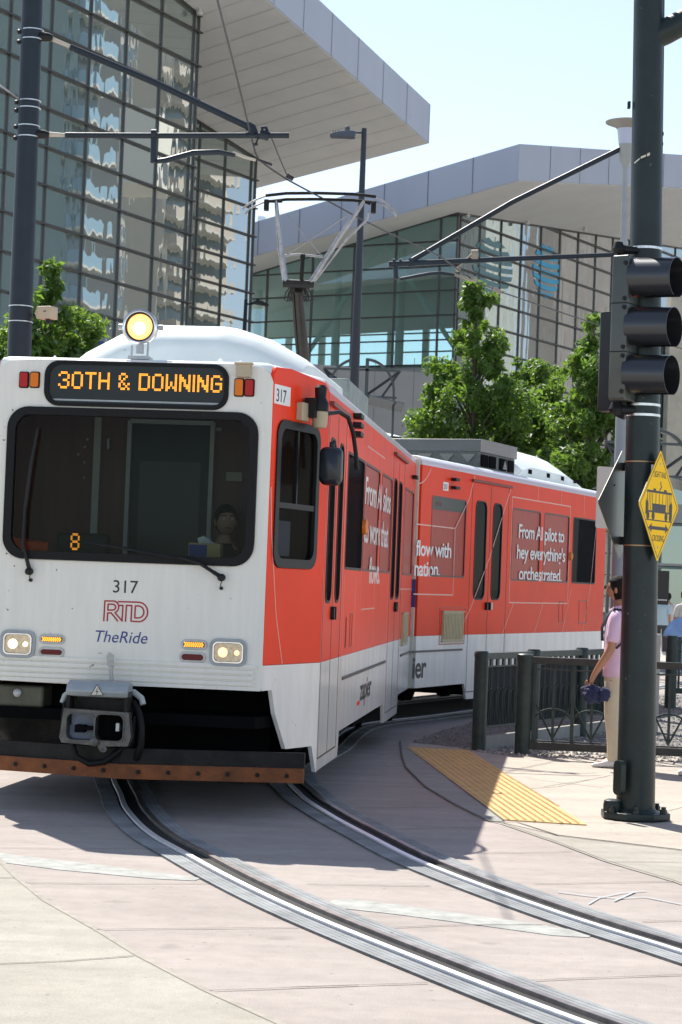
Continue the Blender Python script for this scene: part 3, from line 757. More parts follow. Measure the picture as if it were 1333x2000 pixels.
b = MB(); b.box(PF, *pfb(443,922,473,940), 0, .01); b.box(PF, *pfb(413,835,433,842), 0, .01); build_each(b, 'notice', mat('notice paper', (.45,.43,.36), .7), pt)
b = MB(); b.tube([PF.p(*PF.inv(215,858),.0), PF.p(*PF.inv(215,860),.05), PF.p(*PF.inv(215,876),.05), PF.p(*PF.inv(215,878),.0)], .012, 8)
for (u,v) in ((172,858),(167,873),(154,887),(166,903),(165,933),(281,1050),(340,1052)): b.lathe(PF.p(*PF.inv(u,v),0), PF.n, [(.012,0),(.01,.012),(0,.015)], 8)
b.build('door_handle', galv, pt)
DF = Fr(Apt(0,.0), (ca_, -sa_, 0))
b = MB(); b.box(DF, -.93,.93, 1.3,1.74, -.75,-.05); b.box(DF, -.45,-.05, 1.72,1.80,-.5,-.2); b.box(DF, -.57,-.19,1.74,1.94,-.35,-.22); da = b.build('dashboard', mat('dash black', (.02,.022,.022), .6), T, bevel=.03)
b = MB(); a, z = FF.inv(137,1074,-.21); leds(b, FF.off(-.218), '8', a, z, .12, .065, c=0); b.build('run_number', led, da)
b = MB()
b.tube([FF.p(.86,1.80,-.14), FF.p(.87,1.95,-.14), FF.p(.855,2.2,-.14)], .022, 8); b.build('bottle_holder', mat('bluish plastic', (.25,.33,.42), .3), da)
# --- roof headlamp
bc = FF.p(-.010, 3.415, -.22)
b = MB(); 
b.lathe(bc, FF.n, [(0,-.13),(.06,-.125),(.10,-.09),(.122,-.03),(.126,.02),(.126,.045),(.112,.052),(.105,.05),(.103,.01),(0,.0)], 32, x=FF.x)
rl = b.build('roof_headlight', chrome, T, smooth=True)
b = MB(); b.lathe(bc+FF.n*.03, FF.n, [(.106,-.02),(.106,.018),(.094,.020),(.094,-.02)], 32); b.build('gasket', blackish, rl, smooth=True)
b = MB(); b.lathe(bc+FF.n*.03, FF.n, [(.092,0),(.08,.014),(.05,.022),(0,.026)], 28)
b.build('lens', mat('lit amber halogen', (1,.6,.3), .3, emit=(1,.42,.10), estr=1.35), rl, smooth=True)
b = MB(); b.lathe(bc+FF.n*.05-Vector((0,0,.01)), FF.n, [(.048,0),(.03,.012),(0,.016)], 20); build_each(b, 'bulb', mat('lit bulb', (1,.8,.5), .3, emit=(1,.78,.42), estr=2.2), rl, smooth=True)
b = MB(); b.tube([bc-Vector((0,0,.11)), bc-Vector((0,0,.19))], .028, 10); b.box(FF, -.08,.07,3.18,3.205,-.30,-.14); b.tube([bc+FF.x*.13-Vector((0,0,.0)), bc-FF.x*.155], .012, 8)
b.tube([bc-FF.x*.06-Vector((0,0,.13)), bc-FF.x*.06-Vector((0,0,.2))], .008, 6); b.tube([bc+FF.x*.06-Vector((0,0,.10)), bc+FF.x*.055-Vector((0,0,.21))], .008, 6)
b.lathe(bc+FF.x*.13, FF.x, [(.022,0),(.022,.03)], 10); b.lathe(bc-FF.x*.13, -FF.x, [(.022,0),(.022,.03)], 10)
build_each(b, 'bracket', galv, rl, smooth=True)
# --- roof shroud on the front car (shaped hood)
def hood(fn, secs, name, m_=roofwhite):
    mb = MB(); mb.loft([[fn(x, y, z) for x, z in prof] for y, prof in secs]); return mb.build(name, m_, T, smooth=True, bevel=.03)
def hp(wb, wt, zt, zb=3.16):
    h_ = [(wb, zb), (wb*.995, max(zb+.02, zt-.30)), (wb*.91, zt-.235), ((wb+wt)*.47, zt-.085), (wt+.05, zt-.012), (wt-.05, zt)]
    return [(-x, z) for x, z in h_]+h_[::-1]
hood(Apt, [(1.86, hp(.88,.22,3.46)), (1.95, hp(.93,.28,3.60)), (2.15, hp(.95,.31,3.675)), (2.6, hp(.955,.31,3.71)), (4.6, hp(.955,.30,3.73)), (5.0, hp(.93,.2,3.45))], 'roof_shroud')
b = MB()
RW = Fr(Apt(0,0), (ca_,-sa_,0))
b.lathe(FF.p(.17,3.17,-.35), (0,0,1), [(.05,0),(.045,.02),(.0,.03)], 16); b.lathe(FF.p(.56,3.17,-.3), (0,0,1), [(.02,0),(.02,.03),(.0,.045)], 10)
for aa in (-.62,.72): b.loft([[FF.p(aa-.03,3.15,-.15), FF.p(aa+.03,3.15,-.15), FF.p(aa+.03,3.15,-.25), FF.p(aa-.03,3.15,-.25)], [FF.p(aa-.001,3.20,-.2), FF.p(aa+.001,3.20,-.2), FF.p(aa+.001,3.20,-.201), FF.p(aa-.001,3.20,-.201)]])
b.build('roof_fitting', white_side, T)
# grey resistor box behind, base for the pantograph
g1 = mat('streaky grey box metal', (.26,.29,.27), .45, metal=.3, var=.35, vscale=5)
b = MB()
def abox(mb, fn, x0, x1, y0, y1, z0, z1):
    vs = [fn(x, y, z) for z in (z0, z1) for x, y in ((x0,y0),(x1,y0),(x1,y1),(x0,y1))]
    mb.add(vs, [(3,2,1,0),(4,5,6,7),(0,1,5,4),(1,2,6,5),(2,3,7,6),(3,0,4,7)])
abox(b, Apt, -.80, .93, 5.3, 7.2, 3.16, 3.60); b.build('roof_equipment_box', g1, T, bevel=.02)
b = MB(); abox(b, Apt, -.7,.7,7.4,9.2,3.16,3.32)
for x in (-.55,.55):
    for y in (7.6,9.0): b.lathe(Apt(x,y,3.3), (0,0,1), [(.06,0),(.09,.03),(.05,.06),(.09,.09),(.05,.12),(.07,.16)], 12)
abox(b, Apt, -.6,.6,7.55,7.7,3.44,3.5); abox(b, Apt, -.6,.6,8.95,9.1,3.44,3.5); abox(b, Apt, -.06,.06,7.6,9.05,3.44,3.52)
b.build('pantograph_base', grey_metal, T)
# --- pantograph
pnt_dark = mat('brown black pantograph arm', (.030,.024,.021), .5, metal=.2, var=.35, vscale=12)
pnt_lt = mat('weathered alloy tube', (.42,.41,.42), .38, metal=.7, var=.3, vscale=14)
YP = 22.6
def pp(u, v, dy=0): return at(u, v, YP+dy)
b = MB(); b.tube([pp(597,716,1.0), pp(590,640,.5), pp(584,566,.0)], [.060,.054,.046], 12); b.tube([pp(586,716,1.1), pp(579,640,.6), pp(574,572,.1)], [.03,.028,.024], 8)
pg = b.build('pantograph', pnt_dark, T, smooth=True)
b = MB(); b.tube([pp(553,551), pp(614,554)], .035, 10); b.box(Fr(pp(583,556), (1,0,0)), -.17,.17,-.04,.0,-.06,.06)
for k, du_ in enumerate((-26,-20,-14,14,20,26)):
    b.tube([pp(583+du_*.6,560), pp(583+du_*.95,572), pp(583+du_*1.02,585), pp(583+du_*.85,589), pp(583+du_*.7,578), pp(583+du_*.45,562)], .008, 6)
b.build('knee_joint', pnt_dark, pg, smooth=True)
b = MB()
b.tube([pp(558,550), pp(548,470), pp(540,392)], [.034,.026,.020], 10); b.tube([pp(608,552), pp(662,466), pp(712,393)], [.034,.028,.020], 10)
b.tube([pp(616,548), pp(676,470), pp(718,428), pp(720,412)], .013, 8); b.tube([pp(553,548), pp(543,480), pp(538,395)], .010, 6)
b.tube([pp(556,500), pp(584,497), pp(632,502)], .014, 8)
b.tube([pp(558,499), pp(604,470), pp(680,420)], .006, 6); b.tube([pp(630,502), pp(604,470), pp(560,418)], .006, 6)
b.build('upper_frame', pnt_lt, pg, smooth=True)
b = MB(); b.tube([pp(592,504), pp(589,550)], .024, 8); b.tube([pp(587,500), pp(597,501)], .03, 8)
b.box(Fr(pp(521,399),(1,0,0)), -.028,.028,-.07,.05,-.05,.05); b.box(Fr(pp(730,404),(1,0,0)), -.028,.028,-.07,.05,-.05,.05)
b.tube([pp(530,393),pp(552,393)],.02,8); b.tube([pp(712,393),pp(724,398)],.02,8)
build_each(b, 'spring_box', dark_steel, pg, bevel=.01)
b = MB()
for dv, dy in ((0,-.12),(12,.12)):
    b.tube([pp(519,382+dv,dy), pp(560,377.5+dv,dy), pp(620,377+dv,dy), pp(690,379+dv,dy), pp(735,384+dv,dy)], .018, 8)
build_each(b, 'contact_strip', dark_steel, pg, smooth=True)
b = MB()
for dv, dy in ((0,-.12),(8,.12)):
    b.tube([pp(522,382+dv,dy), pp(505,388+dv,dy), pp(488,397+dv,dy), pp(474,402+dv+6,dy)] if not dv else [pp(522,392,dy), pp(500,402,dy), pp(486,409,dy), pp(480,418,dy)], .011, 8)
    b.tube([pp(733,384+dv,dy), pp(752,394+dv,dy), pp(768,406+dv,dy), pp(775,420+dv*.5,dy)], .011, 8)
build_each(b, 'horn', pnt_lt, pg, smooth=True)

# --- under the cab: coupler, plow, dark recess
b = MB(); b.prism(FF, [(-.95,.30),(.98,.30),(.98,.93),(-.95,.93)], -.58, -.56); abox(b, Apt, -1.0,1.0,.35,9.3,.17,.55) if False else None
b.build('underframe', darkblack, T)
b = MB(); a0,b0,a1,b1 = [*FF.inv(-20,1378,-.1)]+[*FF.inv(87,1340,-.1)]
b.box(FF, a0-.2, a1, b0, b1, -.35, -.08); fl = b.build('step_box', mat('olive grey grime', (.09,.088,.06), .6, var=.5, vscale=5), T, bevel=.02)
b = MB(); b.lathe(FF.p(*FF.inv(35,1353,-.08),-.08), FF.n, [(.028,0),(.03,.01),(.016,.02),(0,.022)], 16); b.build('bolt', galv, fl, smooth=True)
b = MB(); rings = []
for k in range(9):
    t = k/8; a = -.95+t*.62; rings.append([FF.p(a,.92,-.45-.12*sin(pi*t)), FF.p(a,.72,-.25-.16*sin(pi*t)), FF.p(a,.52,-.30-.1*sin(pi*t)), FF.p(a,.40,-.5), FF.p(a,.40,-.6), FF.p(a,.92,-.6)])
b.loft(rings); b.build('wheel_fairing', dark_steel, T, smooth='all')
# coupler
b = MB(); KF = FF.off(.30)
ca0, cb1 = FF.inv(135,1331,.30); ca1, cb0 = FF.inv(253,1364,.30)
cprof = [(-.02,cb0-.01),(.13,cb0+.005),(.16,cb0+.04),(.13,cb1-.01),(.06,cb1+.012),(-.02,cb1)]
b.loft([[KF.p(a, z, c-.08) for c, z in cprof] for a in (ca0, ca1)])
cpl = b.build('coupler', lt_grey, T, bevel=.008)
tri = [FF.inv(191,1336,.36), FF.inv(204,1358,.36), FF.inv(178,1358,.36)]
b = MB(); TF = FF.off(.375); b.prism(TF, tri, 0, .002); o = b.build('warning_label', cream, cpl)
b = MB(); b.prism(TF, [tri, [tuple(Vector(p)*.86+sum((Vector(q) for q in tri), Vector((0,0)))/3*.14) for p in tri]], .002,.003)
cx_, cz_ = sum(p[0] for p in tri)/3, sum(p[1] for p in tri)/3
b.stroke(TF, [(cx_+.003,cz_+.022),(cx_-.006,cz_-.002),(cx_+.006,cz_+.002),(cx_-.003,cz_-.018)], .004, .002,.003); b.build('label_mark', blk_ink, cpl)
pl = [FF.inv(u, v, .36) for u, v in [(125,1383),(252,1392),(256,1440),(250,1458),(208,1458),(204,1468),(196,1468),(190,1457),(120,1450),(116,1440)]]
HFc = FF.off(.36)
def hole(u0, v0, u1, v1):
    a0, b1 = FF.inv(u0, v0, .36); a1, b0 = FF.inv(u1, v1, .36); return rrect(a0, b0, a1, b1, .04)
h1, h2 = hole(132,1393,183,1446), hole(188,1395,240,1448)
b = MB(); b.prism(HFc, [pl, h1, h2], -.08, 0)
for hh in (h1, h2):
    cxh = sum(p[0] for p in hh)/len(hh); czh = sum(p[1] for p in hh)/len(hh)
    big = [(cxh+(p[0]-cxh)*1.06, czh+(p[1]-czh)*1.06) for p in hh]; b.prism(HFc, [big, hh], 0, .012)
b.lathe(HFc.p(*FF.inv(185,1449,.36)), FF.n, [(.030,0),(.030,.018),(.02,.022)], 20)
b.lathe(HFc.p(*FF.inv(203,1463,.36), -.01), FF.n, [(.022,0),(.022,.02),(.012,.02),(.012,.0)], 16)
b.build('coupler_plate', grey_metal, cpl, bevel=.004)
b = MB(); b.prism(HFc, h1, -.30, -.09); b.build('coupler_cone', mat('pale blue grey cast', (.20,.24,.33), .45, var=.3, vscale=5), cpl)
b = MB(); b.prism(HFc, h2, -.30, -.10); a, z = FF.inv(156,1422,.36); b.box(HFc, a-.035,a+.03,z-.03,z+.02,-.09,.0); b.box(HFc, a+.02,a+.10,z-.012,z+.012,-.09,.006); b.build('coupler_pin', darkblack, cpl)
b = MB(); b.box(HFc, *(lambda p: (p[0]-.012,p[0]+.016,p[1]-.03,p[1]+.03))(FF.inv(228,1421,.36)), -.1, -.02); b.build('coupler_contact', galv, cpl, bevel=.006)
b = MB(); b.box(KF, ca0+.03, ca1-.03, .60,.80,-.28,-.05); 
for a in (ca0+.012, ca1-.012): b.box(KF, a-.012, a+.012, .62, .86, -.1, .05)
b.build('coupler_body', dark_steel, cpl)
b = MB()
q = lambda u, v, c: FF.p(*FF.inv(u, v, c), c)
b.tube([q(262,1372,.2), q(272,1392,.24), q(277,1420,.26), q(276,1455,.26), q(268,1480,.22), q(262,1490,.1)], .024, 10)
b.tube([q(140,1450,.25), q(150,1478,.26), q(175,1492,.26), q(205,1488,.26), q(228,1470,.26), q(250,1450,.2)], .022, 10)
b.tube([q(128,1372,.15), q(124,1400,.2), q(126,1440,.15)], .016, 8); b.tube([q(262,1400,.1), q(258,1450,.16), q(240,1486,.12)], .014, 8)
build_each(b, 'hose', black_rub, cpl, smooth=True)
b = MB(); b.tube([q(240,1352,.16), q(262,1352,.18), q(277,1364,.2), q(280,1376,.21)], .022, 10); b.tube([q(138,1350,.14), q(127,1358,.14), q(122,1372,.14)], .018, 10); build_each(b, 'hose_elbow', mat('pale grey hose cuff', (.42,.47,.45), .5), cpl, smooth=True)
b = MB(); b.prism(FF.off(.10), [FF.inv(*p,.10) for p in [(214,1273),(223,1280),(223,1302),(219,1308),(211,1300),(209,1281)]], 0, .012); b.prism(FF.off(.10), [FF.inv(*p,.10) for p in [(215,1300),(220,1300),(223,1333),(216,1333)]], 0, .03); b.build('coupler_lever', mat('pale grey tag', (.45,.45,.42), .5, var=.2, vscale=60), cpl)
# plow: V shaped, ridge in the middle
def plow(z0, z1, off, name, m_, bolts=False):
    L_ = [(-1.25,-.02),(.075,.27),(1.30,-.02)]
    pts = [(x, y+off) for x, y in L_]+[(x, y+off-.05) for x, y in reversed(L_)]
    mb = MB(); fr = Fr(FF.o, FF.x, FF.n); n_ = len(pts)    # a sideways, b towards viewer, normal down/up
    vs = [FF.p(x, z, y) for z in (z0, z1) for x, y in pts]
    fs = [(i, (i+1) % n_, n_+(i+1) % n_, n_+i) for i in range(n_)]+[(0,1,4,5),(1,2,3,4)]+[(6,11,10,7),(7,10,9,8)]
    mb.add(vs, fs); o = mb.build(name, m_, T)
    return o
pw = plow(.265, .365, 0, 'plow', rusty)
plow(.36, .47, -.03, 'plow_carrier', dark_steel)
b = MB()
for s_, e_ in (((-1.2,-.01),(.02,.262)), ((.14,.258),(1.25,.0))):
    for k in range(6):
        t = (k+.3)/5.6; x = s_[0]+(e_[0]-s_[0])*t; y = s_[1]+(e_[1]-s_[1])*t
        b.lathe(FF.p(x, .315, y), FF.n, [(.016,0),(.014,.01),(.0,.012)], 8)
build_each(b, 'plow_bolt', dark_steel, T)
# wheels/bogies under both cars
b = MB()
abox(b, Apt, -.62,.62,1.3,9.3,.17,.6)  # belly box added to block light and deepen the shade below
for ly in (2.6, 4.4):
    for lx in (-.74,.74): b.lathe(Apt(lx-.06,ly,.33), (ca_,-sa_,0), [(.30,0),(.33,.02),(.33,.12),(.28,.13)], 24)
for ly in (9.4,10.6):
    for lx in (-.74,.70): b.lathe(Apt(lx-.06+(.0 if ly < 10 else .25),ly,.33), (ca_,-sa_,0), [(.30,0),(.33,.02),(.33,.12),(.28,.13)], 24)
abox(b, Apt, -.95,.95,2.2,4.8,.28,.6); abox(b, Apt, -1.1,1.1,5.2,6.3,.30,.6); abox(b, Apt, -.85,.9,9.0,10.9,.3,.62)
b.build('bogie_and_light_block', darkblack, T)
# --- rear car
LB = 8.05
lowB = [(.14, ZL), (1.86, ZL), (1.95, ZD), (3.50, ZD), (3.58, ZL), (LB-1.1, ZL), (LB-1.05, ZD), (LB, ZD), (LB, ZB), (.14, ZB)]
side(BF, .14, LB, [(.50,1.72,True), (3.53,4.77,True), (4.93,6.14,True), (6.32,7.54,False)],
     [(1.92, 3.36, [(2.06,2.50),(2.74,3.12)])], red, lowB, True)
outB = [Bpt(0,.14), Bpt(0,LB), Bpt(-.28,LB+SC), Bpt(-2.26,LB+SC), Bpt(-2.544,LB), Bpt(-2.544,.14)]
b = MB(); b.loft([inset(outB, d, z) for d, z in ins]); b.build('roof', roofwhite, T, smooth=True)
b = MB(); b.loft([inset(outB, .05, z) for z in (.62,3.03)]); b.build('car_interior', darkblack, T)
b = MB()
for (l0, l1, z0) in ((0,1.6,.42),(2.2,3.3,.30),(3.8,6.6,.36),(7.2,8.6,.3)):
    vs = [Bpt(t_, l_, z_) for z_ in (z0,.68) for t_, l_ in ((-2.4,l0),(-.12,l0),(-.12,l1),(-2.4,l1))]
    b.add(vs, [(3,2,1,0),(4,5,6,7),(0,1,5,4),(1,2,6,5),(2,3,7,6),(3,0,4,7)])
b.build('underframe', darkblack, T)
b = MB(); b.prism(BF.off(-2.4), [(0,.10),(8,.10),(8,.7),(0,.7)], -.02, 0); b.build('far_side_light_block', darkblack, T)  # added plate that keeps light from behind out from under the car
for l_ in (5.0, 6.6):
    b = MB()
    for t_ in (-2.0,-.50): b.lathe(Bpt(t_-.06,l_,.33), (cos(BW),-sin(BW),0), [(.30,0),(.33,.02),(.33,.12),(.28,.13)], 24)
    b.tube([Bpt(-2.0,l_,.33), Bpt(-.5,l_,.33)], .06, 8); b.build('wheel_set', darkblack, T)
b = MB(); BC = Fr(Bpt(0,LB), Bpt(-.28,LB+SC)-Bpt(0,LB)); b.prism(BC, [(0,ZD),(CL,.9),(CL,3.1),(0,3.06)], -.03,0); b.build('cab_corner', red, T)
b = MB(); b.prism(BF, rrect(.53,2.56,1.69,2.70,.02), -.009,-.004); sd = b.build('side_display', led_panel, T)
b = MB()
leds(b, BF, 'D DOWNING'.replace('D ', '0 ', 1) if False else '30TH', .62, 2.60, .06, .22, c=-.003); b.build('lettering', mat('dim led', (.10,.02,.01), .5, emit=(.5,.06,.02), estr=.12), sd)
b = MB(); b.box(BF, 7.18,7.46,1.40,1.41,0,.001)
b = MB()
def ln(mb, pts, w=.014): mb.stroke(BF, pts, w, 0, .0025)
ln(b, [(-.0,2.36),(1.33,2.36)]); ln(b, [(1.33,2.36),(1.33,1.55)]); ln(b, [(-.0,1.55),(1.33,1.55)]); ln(b, [(1.33,2.36),(1.80,2.74),(1.98,3.04)])
ln(b, [(1.74,1.20),(2.0,1.40),(2.66,2.04),(3.42,2.96)]); ln(b, [(3.50,1.47),(3.50,2.86),(6.15,2.86),(6.15,1.47),(3.50,1.47)])
for a0, a1 in ((3.70,3.28),(5.0,4.65),(6.35,5.95)): ln(b, [(a0,1.47 if a0 < 6.2 else 1.70),(a1,1.07)], .010)
ln(b, [(7.55,2.75),(7.3,1.7),(6.98,1.07)], .010)
for a in (4.60,5.70,6.85): ln(b, [(a,2.87 if a < 6.2 else 2.76),(a,3.05)], .009)
ln(b, [(3.40,ZB+.01),(3.40,.47)], .006); ln(b, [(0,2.83)]+[(.55*sin(math.radians(t*10)), 3.38-.55*cos(math.radians(t*10))) for t in range(0,6)], .012)
build_each(b, 'vinyl_line', pinkline, T)
b = MB(); 
for a0,a1,z0,z1 in ((6.75,7.15,1.18,1.52),(5.75,5.95,1.2,1.5)): b.prism(BF, [rrect(a0,z0,a1,z1,.01), rrect(a0+.014,z0+.014,a1-.014,z1-.014,.006)], 0, .004)
build_each(b, 'access_hatch', MATS['dull red trim2'], T)
words(BF, [('flow with', .03, 2.0, .185, 1.19), ('nation.', -.0, 1.765, .185, .85)], white_line, sx=.79, bold=.014)
words(BF, [('From AI pilot to', 3.82, 2.335, .19, 2.07), ('hey everything\'s', 3.77, 2.06, .19, 2.20), ('orchestrated.', 3.88, 1.775, .19, 1.95)], white_line, sx=.79, bold=.014)
words(BF, [('ier', .07, .58, .26, .44)], blk_ink, 'sponsor_name', bold=.022)
b = MB(); b.box(BF, .02,1.72,.872,.895,0,.014); b.build('skirt_rail', MATS['brown grey trim'], T)
b = MB(); b.box(BF, .98,1.22,2.79,2.80,0,.001); b = MB(); b.prism(BF, rrect(.86,2.80,1.04,2.90,.004), 0, .002); d = b.build('number_decal', white_line, T)
text_mb('317', BF, .875, 2.815, .066, sx=.86, c0=.002, c1=.004).build('digits', blk_ink, d)
b = MB(); b.box(BF, 1.12,1.26,2.93,2.965,0,.07); b.box(BF, 1.12,1.28,2.83,2.865,0,.07); build_each(b, 'door_signal_lamp', blackish, T, bevel=.006)
b = MB(); b.lathe(BF.p(6.22,2.15,0), BF.n, [(.06,0),(.055,.025),(.02,.04)], 16); b.build('side_marker', lens_amb, T, smooth=True)
louvre(BF, .98, 1.70, 1.0, 1.34)
b = MB(); b.prism(BF, [rrect(.90,.95,1.80,1.40,.01), rrect(.912,.962,1.788,1.388,.01)], 0, .004); b.build('panel_outline', red_win if False else mat('dull red trim3', (.45,.06,.03), .4), T)
# rear roof: mesh sided equipment box, rounded white shroud
def pb(u, v, t): 
    a, z = BF.inv(u, v, t); return a, z
mesh_m = mat('dark perforated mesh', (.10,.11,.11), .5, metal=.4, var=.6, vscale=60)
mbx = MB()
def bbox(mb, t0, t1, l0, l1, z0, z1):
    vs = [Bpt(t, l, z) for z in (z0, z1) for t, l in ((t0,l0),(t1,l0),(t1,l1),(t0,l1))]
    mb.add(vs, [(3,2,1,0),(4,5,6,7),(0,1,5,4),(1,2,6,5),(2,3,7,6),(3,0,4,7)])
bbox(mbx, -2.2,-.30,3.05,4.52,3.42,3.585); eb_ = mbx.build('roof_equipment_box', mat('slate grey roof box', (.085,.095,.10), .5, var=.15), T, bevel=.02)
b = MB(); bbox(b, -2.18,-.32,3.07,4.50,3.17,3.42); b.build('mesh_side', mesh_m, eb_)
EF = BF.off(-.31); DFx = Fr(Bpt(-2.2,3.06), Bpt(-.30,3.06)-Bpt(-2.2,3.06))
b = MB()
for k in range(6):                                       # perforated triangular openings
    a = .12+k*.30; b.prism(DFx, [(a,3.39),(a+.20,3.39),(a+.10,3.27)], .003,.009)
b.build('truss', mat('grey truss', (.16,.16,.15), .7), eb_)  # truss triangles in one even dark grey
b = MB()
for a in (3.10,3.42,3.85,4.2): b.box(EF, a, a+(.26 if a < 4 else .24), 3.23, 3.39, 0, .006)
build_each(b, 'opening', darkblack, eb_)
b = MB(); b.box(EF, 3.05,4.52,3.42,3.585,0.001,.016); b.box(EF, 3.05,4.52,3.16,3.20,0,.02); b.prism(EF, [(3.95,3.25),(4.13,3.25),(4.04,3.37)], .006,.012); b.build('corner_plate', mat('brown grey plate', (.24,.22,.21), .5, var=.1), eb_)
def hpB(wb, wt, zt, zb=3.16): return [(x-1.27, z) for x, z in hp(wb, wt, zt, zb)]
rings = []
for l, (wb, wt, zt) in ((4.75,(.92,.25,3.42)),(4.9,(.94,.35,3.60)),(5.3,(.95,.40,3.66)),(7.0,(.95,.40,3.64)),(8.0,(.92,.3,3.50)),(8.5,(.85,.2,3.3))):
    rings.append([Bpt(x, l, z) for x, z in hpB(wb, wt, zt)])
b = MB(); b.loft(rings); sh = b.build('roof_shroud', roofwhite, T, smooth=True)
b = MB()
for l in (5.15,6.0,6.7,7.35,7.55): b.box(BF.off(-.326), l, l+.13, 3.265,3.325, 0, .012)
build_each(b, 'vent_slot', darkblack, sh)

# things inside the cab --------------------------------------------------------------
def smooth_obj(ob): ob.data.polygons.foreach_set('use_smooth', [True]*len(ob.data.polygons))
ts = MB(); a0, z0 = DF.inv(368,1092,-.13); a1, z1 = DF.inv(431,1062,-.13)
ts.box(DF, a0, a1, 1.745, z1, -.24, -.13)
tissue = ts.build('tissue_box', mat('yellow card', (.50,.40,.18), .6), None, origin=DF.p((a0+a1)/2, 1.745, -.18)); tag(tissue, 'yellow and blue tissue box on the tram dashboard', 'tissue box')
b = MB(); b.box(DF, a0+.004, a0+(a1-a0)*.58, 1.75, z1-.012, -.13, -.1285); b.build('printed_panel', mat('blue card print', (.06,.09,.30), .6), tissue)
b = MB(); 
for k in range(4):
    x = a0+.07+k*.03; b.prism(DF, [(x-.012,z1-.005),(x+.018,z1-.005),(x+.03-.02*k,z1+.055-.008*k),(x-.02,z1+.035)], -.19-.006*k,-.187-.006*k)
b.build('tissue', mat('white tissue', (.75,.8,.85), .8), tissue)
b = MB(); a0, z0 = DF.inv(18,1076,-.13); a1, z1 = DF.inv(92,1053,-.13); rr = random.Random(5)
rings = []
for k in range(10):
    t = k/9; w = .02+.05*sin(pi*min(1,t*1.2))*rr.uniform(.8,1.2)
    rings.append([DF.p(a0+(a1-a0)*t, 1.735+.012*rr.random(), -.16-w), DF.p(a0+(a1-a0)*t, 1.735, -.16+w), DF.p(a0+(a1-a0)*t, z1-.05*t+.012*rr.random(), -.16+w*.6), DF.p(a0+(a1-a0)*t, z1-.04*t+.02*rr.random(), -.16-w*.5)])
b.loft(rings); v = b.build('safety_vest', mat('orange vest', (.75,.10,.02), .7, var=.3, vscale=18), None, origin=DF.p(a0,1.74,-.16), smooth='all')
tag(v, 'crumpled orange safety vest on the dashboard at the left of the tram windscreen', 'vest')

# ------------------------------------------------------------------ people
def skin(name, V, E_, R_, m_, parent=None, root=0, xf=Matrix.Identity(4), sub=2, origin=Vector((0,0,0))):
    me = bpy.data.meshes.new(name); me.from_pydata(V, E_, []); ob = bpy.data.objects.new(name, me); COL.objects.link(ob)
    md = ob.modifiers.new('s', 'SKIN'); md.use_smooth_shade = True
    sv = me.skin_vertices[0].data
    for i, r in enumerate(R_):
        r = r if isinstance(r, tuple) else (r, r); sv[i].radius = r; sv[i].use_root = (i == root)
    s2 = ob.modifiers.new('ss', 'SUBSURF'); s2.levels = sub; s2.render_levels = sub
    dg = bpy.context.evaluated_depsgraph_get(); nm = bpy.data.meshes.new_from_object(ob.evaluated_get(dg))
    bpy.data.objects.remove(ob); bpy.data.meshes.remove(me)
    out = MB(); out.v = [(xf @ v.co) for v in nm.vertices]; out.f = [tuple(p.vertices) for p in nm.polygons]
    bpy.data.meshes.remove(nm); return out
def ellip(mb, c, r, n=20, m_=14, fn=None, xf=Matrix.Identity(4)):
    vs = []; fs = []
    for i in range(m_+1):
        th = pi*i/m_
        for k in range(n):
            ph = 2*pi*k/n; d = Vector((sin(th)*cos(ph), sin(th)*sin(ph), cos(th))); s_ = fn(d) if fn else 1
            vs.append(xf @ (Vector(c)+Vector((d.x*r[0], d.y*r[1], d.z*r[2]))*s_))
    for i in range(m_):
        for k in range(n):
            j = (k+1) % n; fs.append((i*n+k, (i+1)*n+k, (i+1)*n+j, i*n+j))
    mb.add(vs, fs)
def chain(pts): return [(i, i+1) for i in range(len(pts)-1)]
skin_m = mat('tan skin', (.42,.215,.125), .5, var=.12, vscale=9); hair_m = mat('black hair', (.012,.009,.008), .75, spec=.2, var=.4, vscale=30, bump=.5, bscale=70, stretch=(1,1,.3))
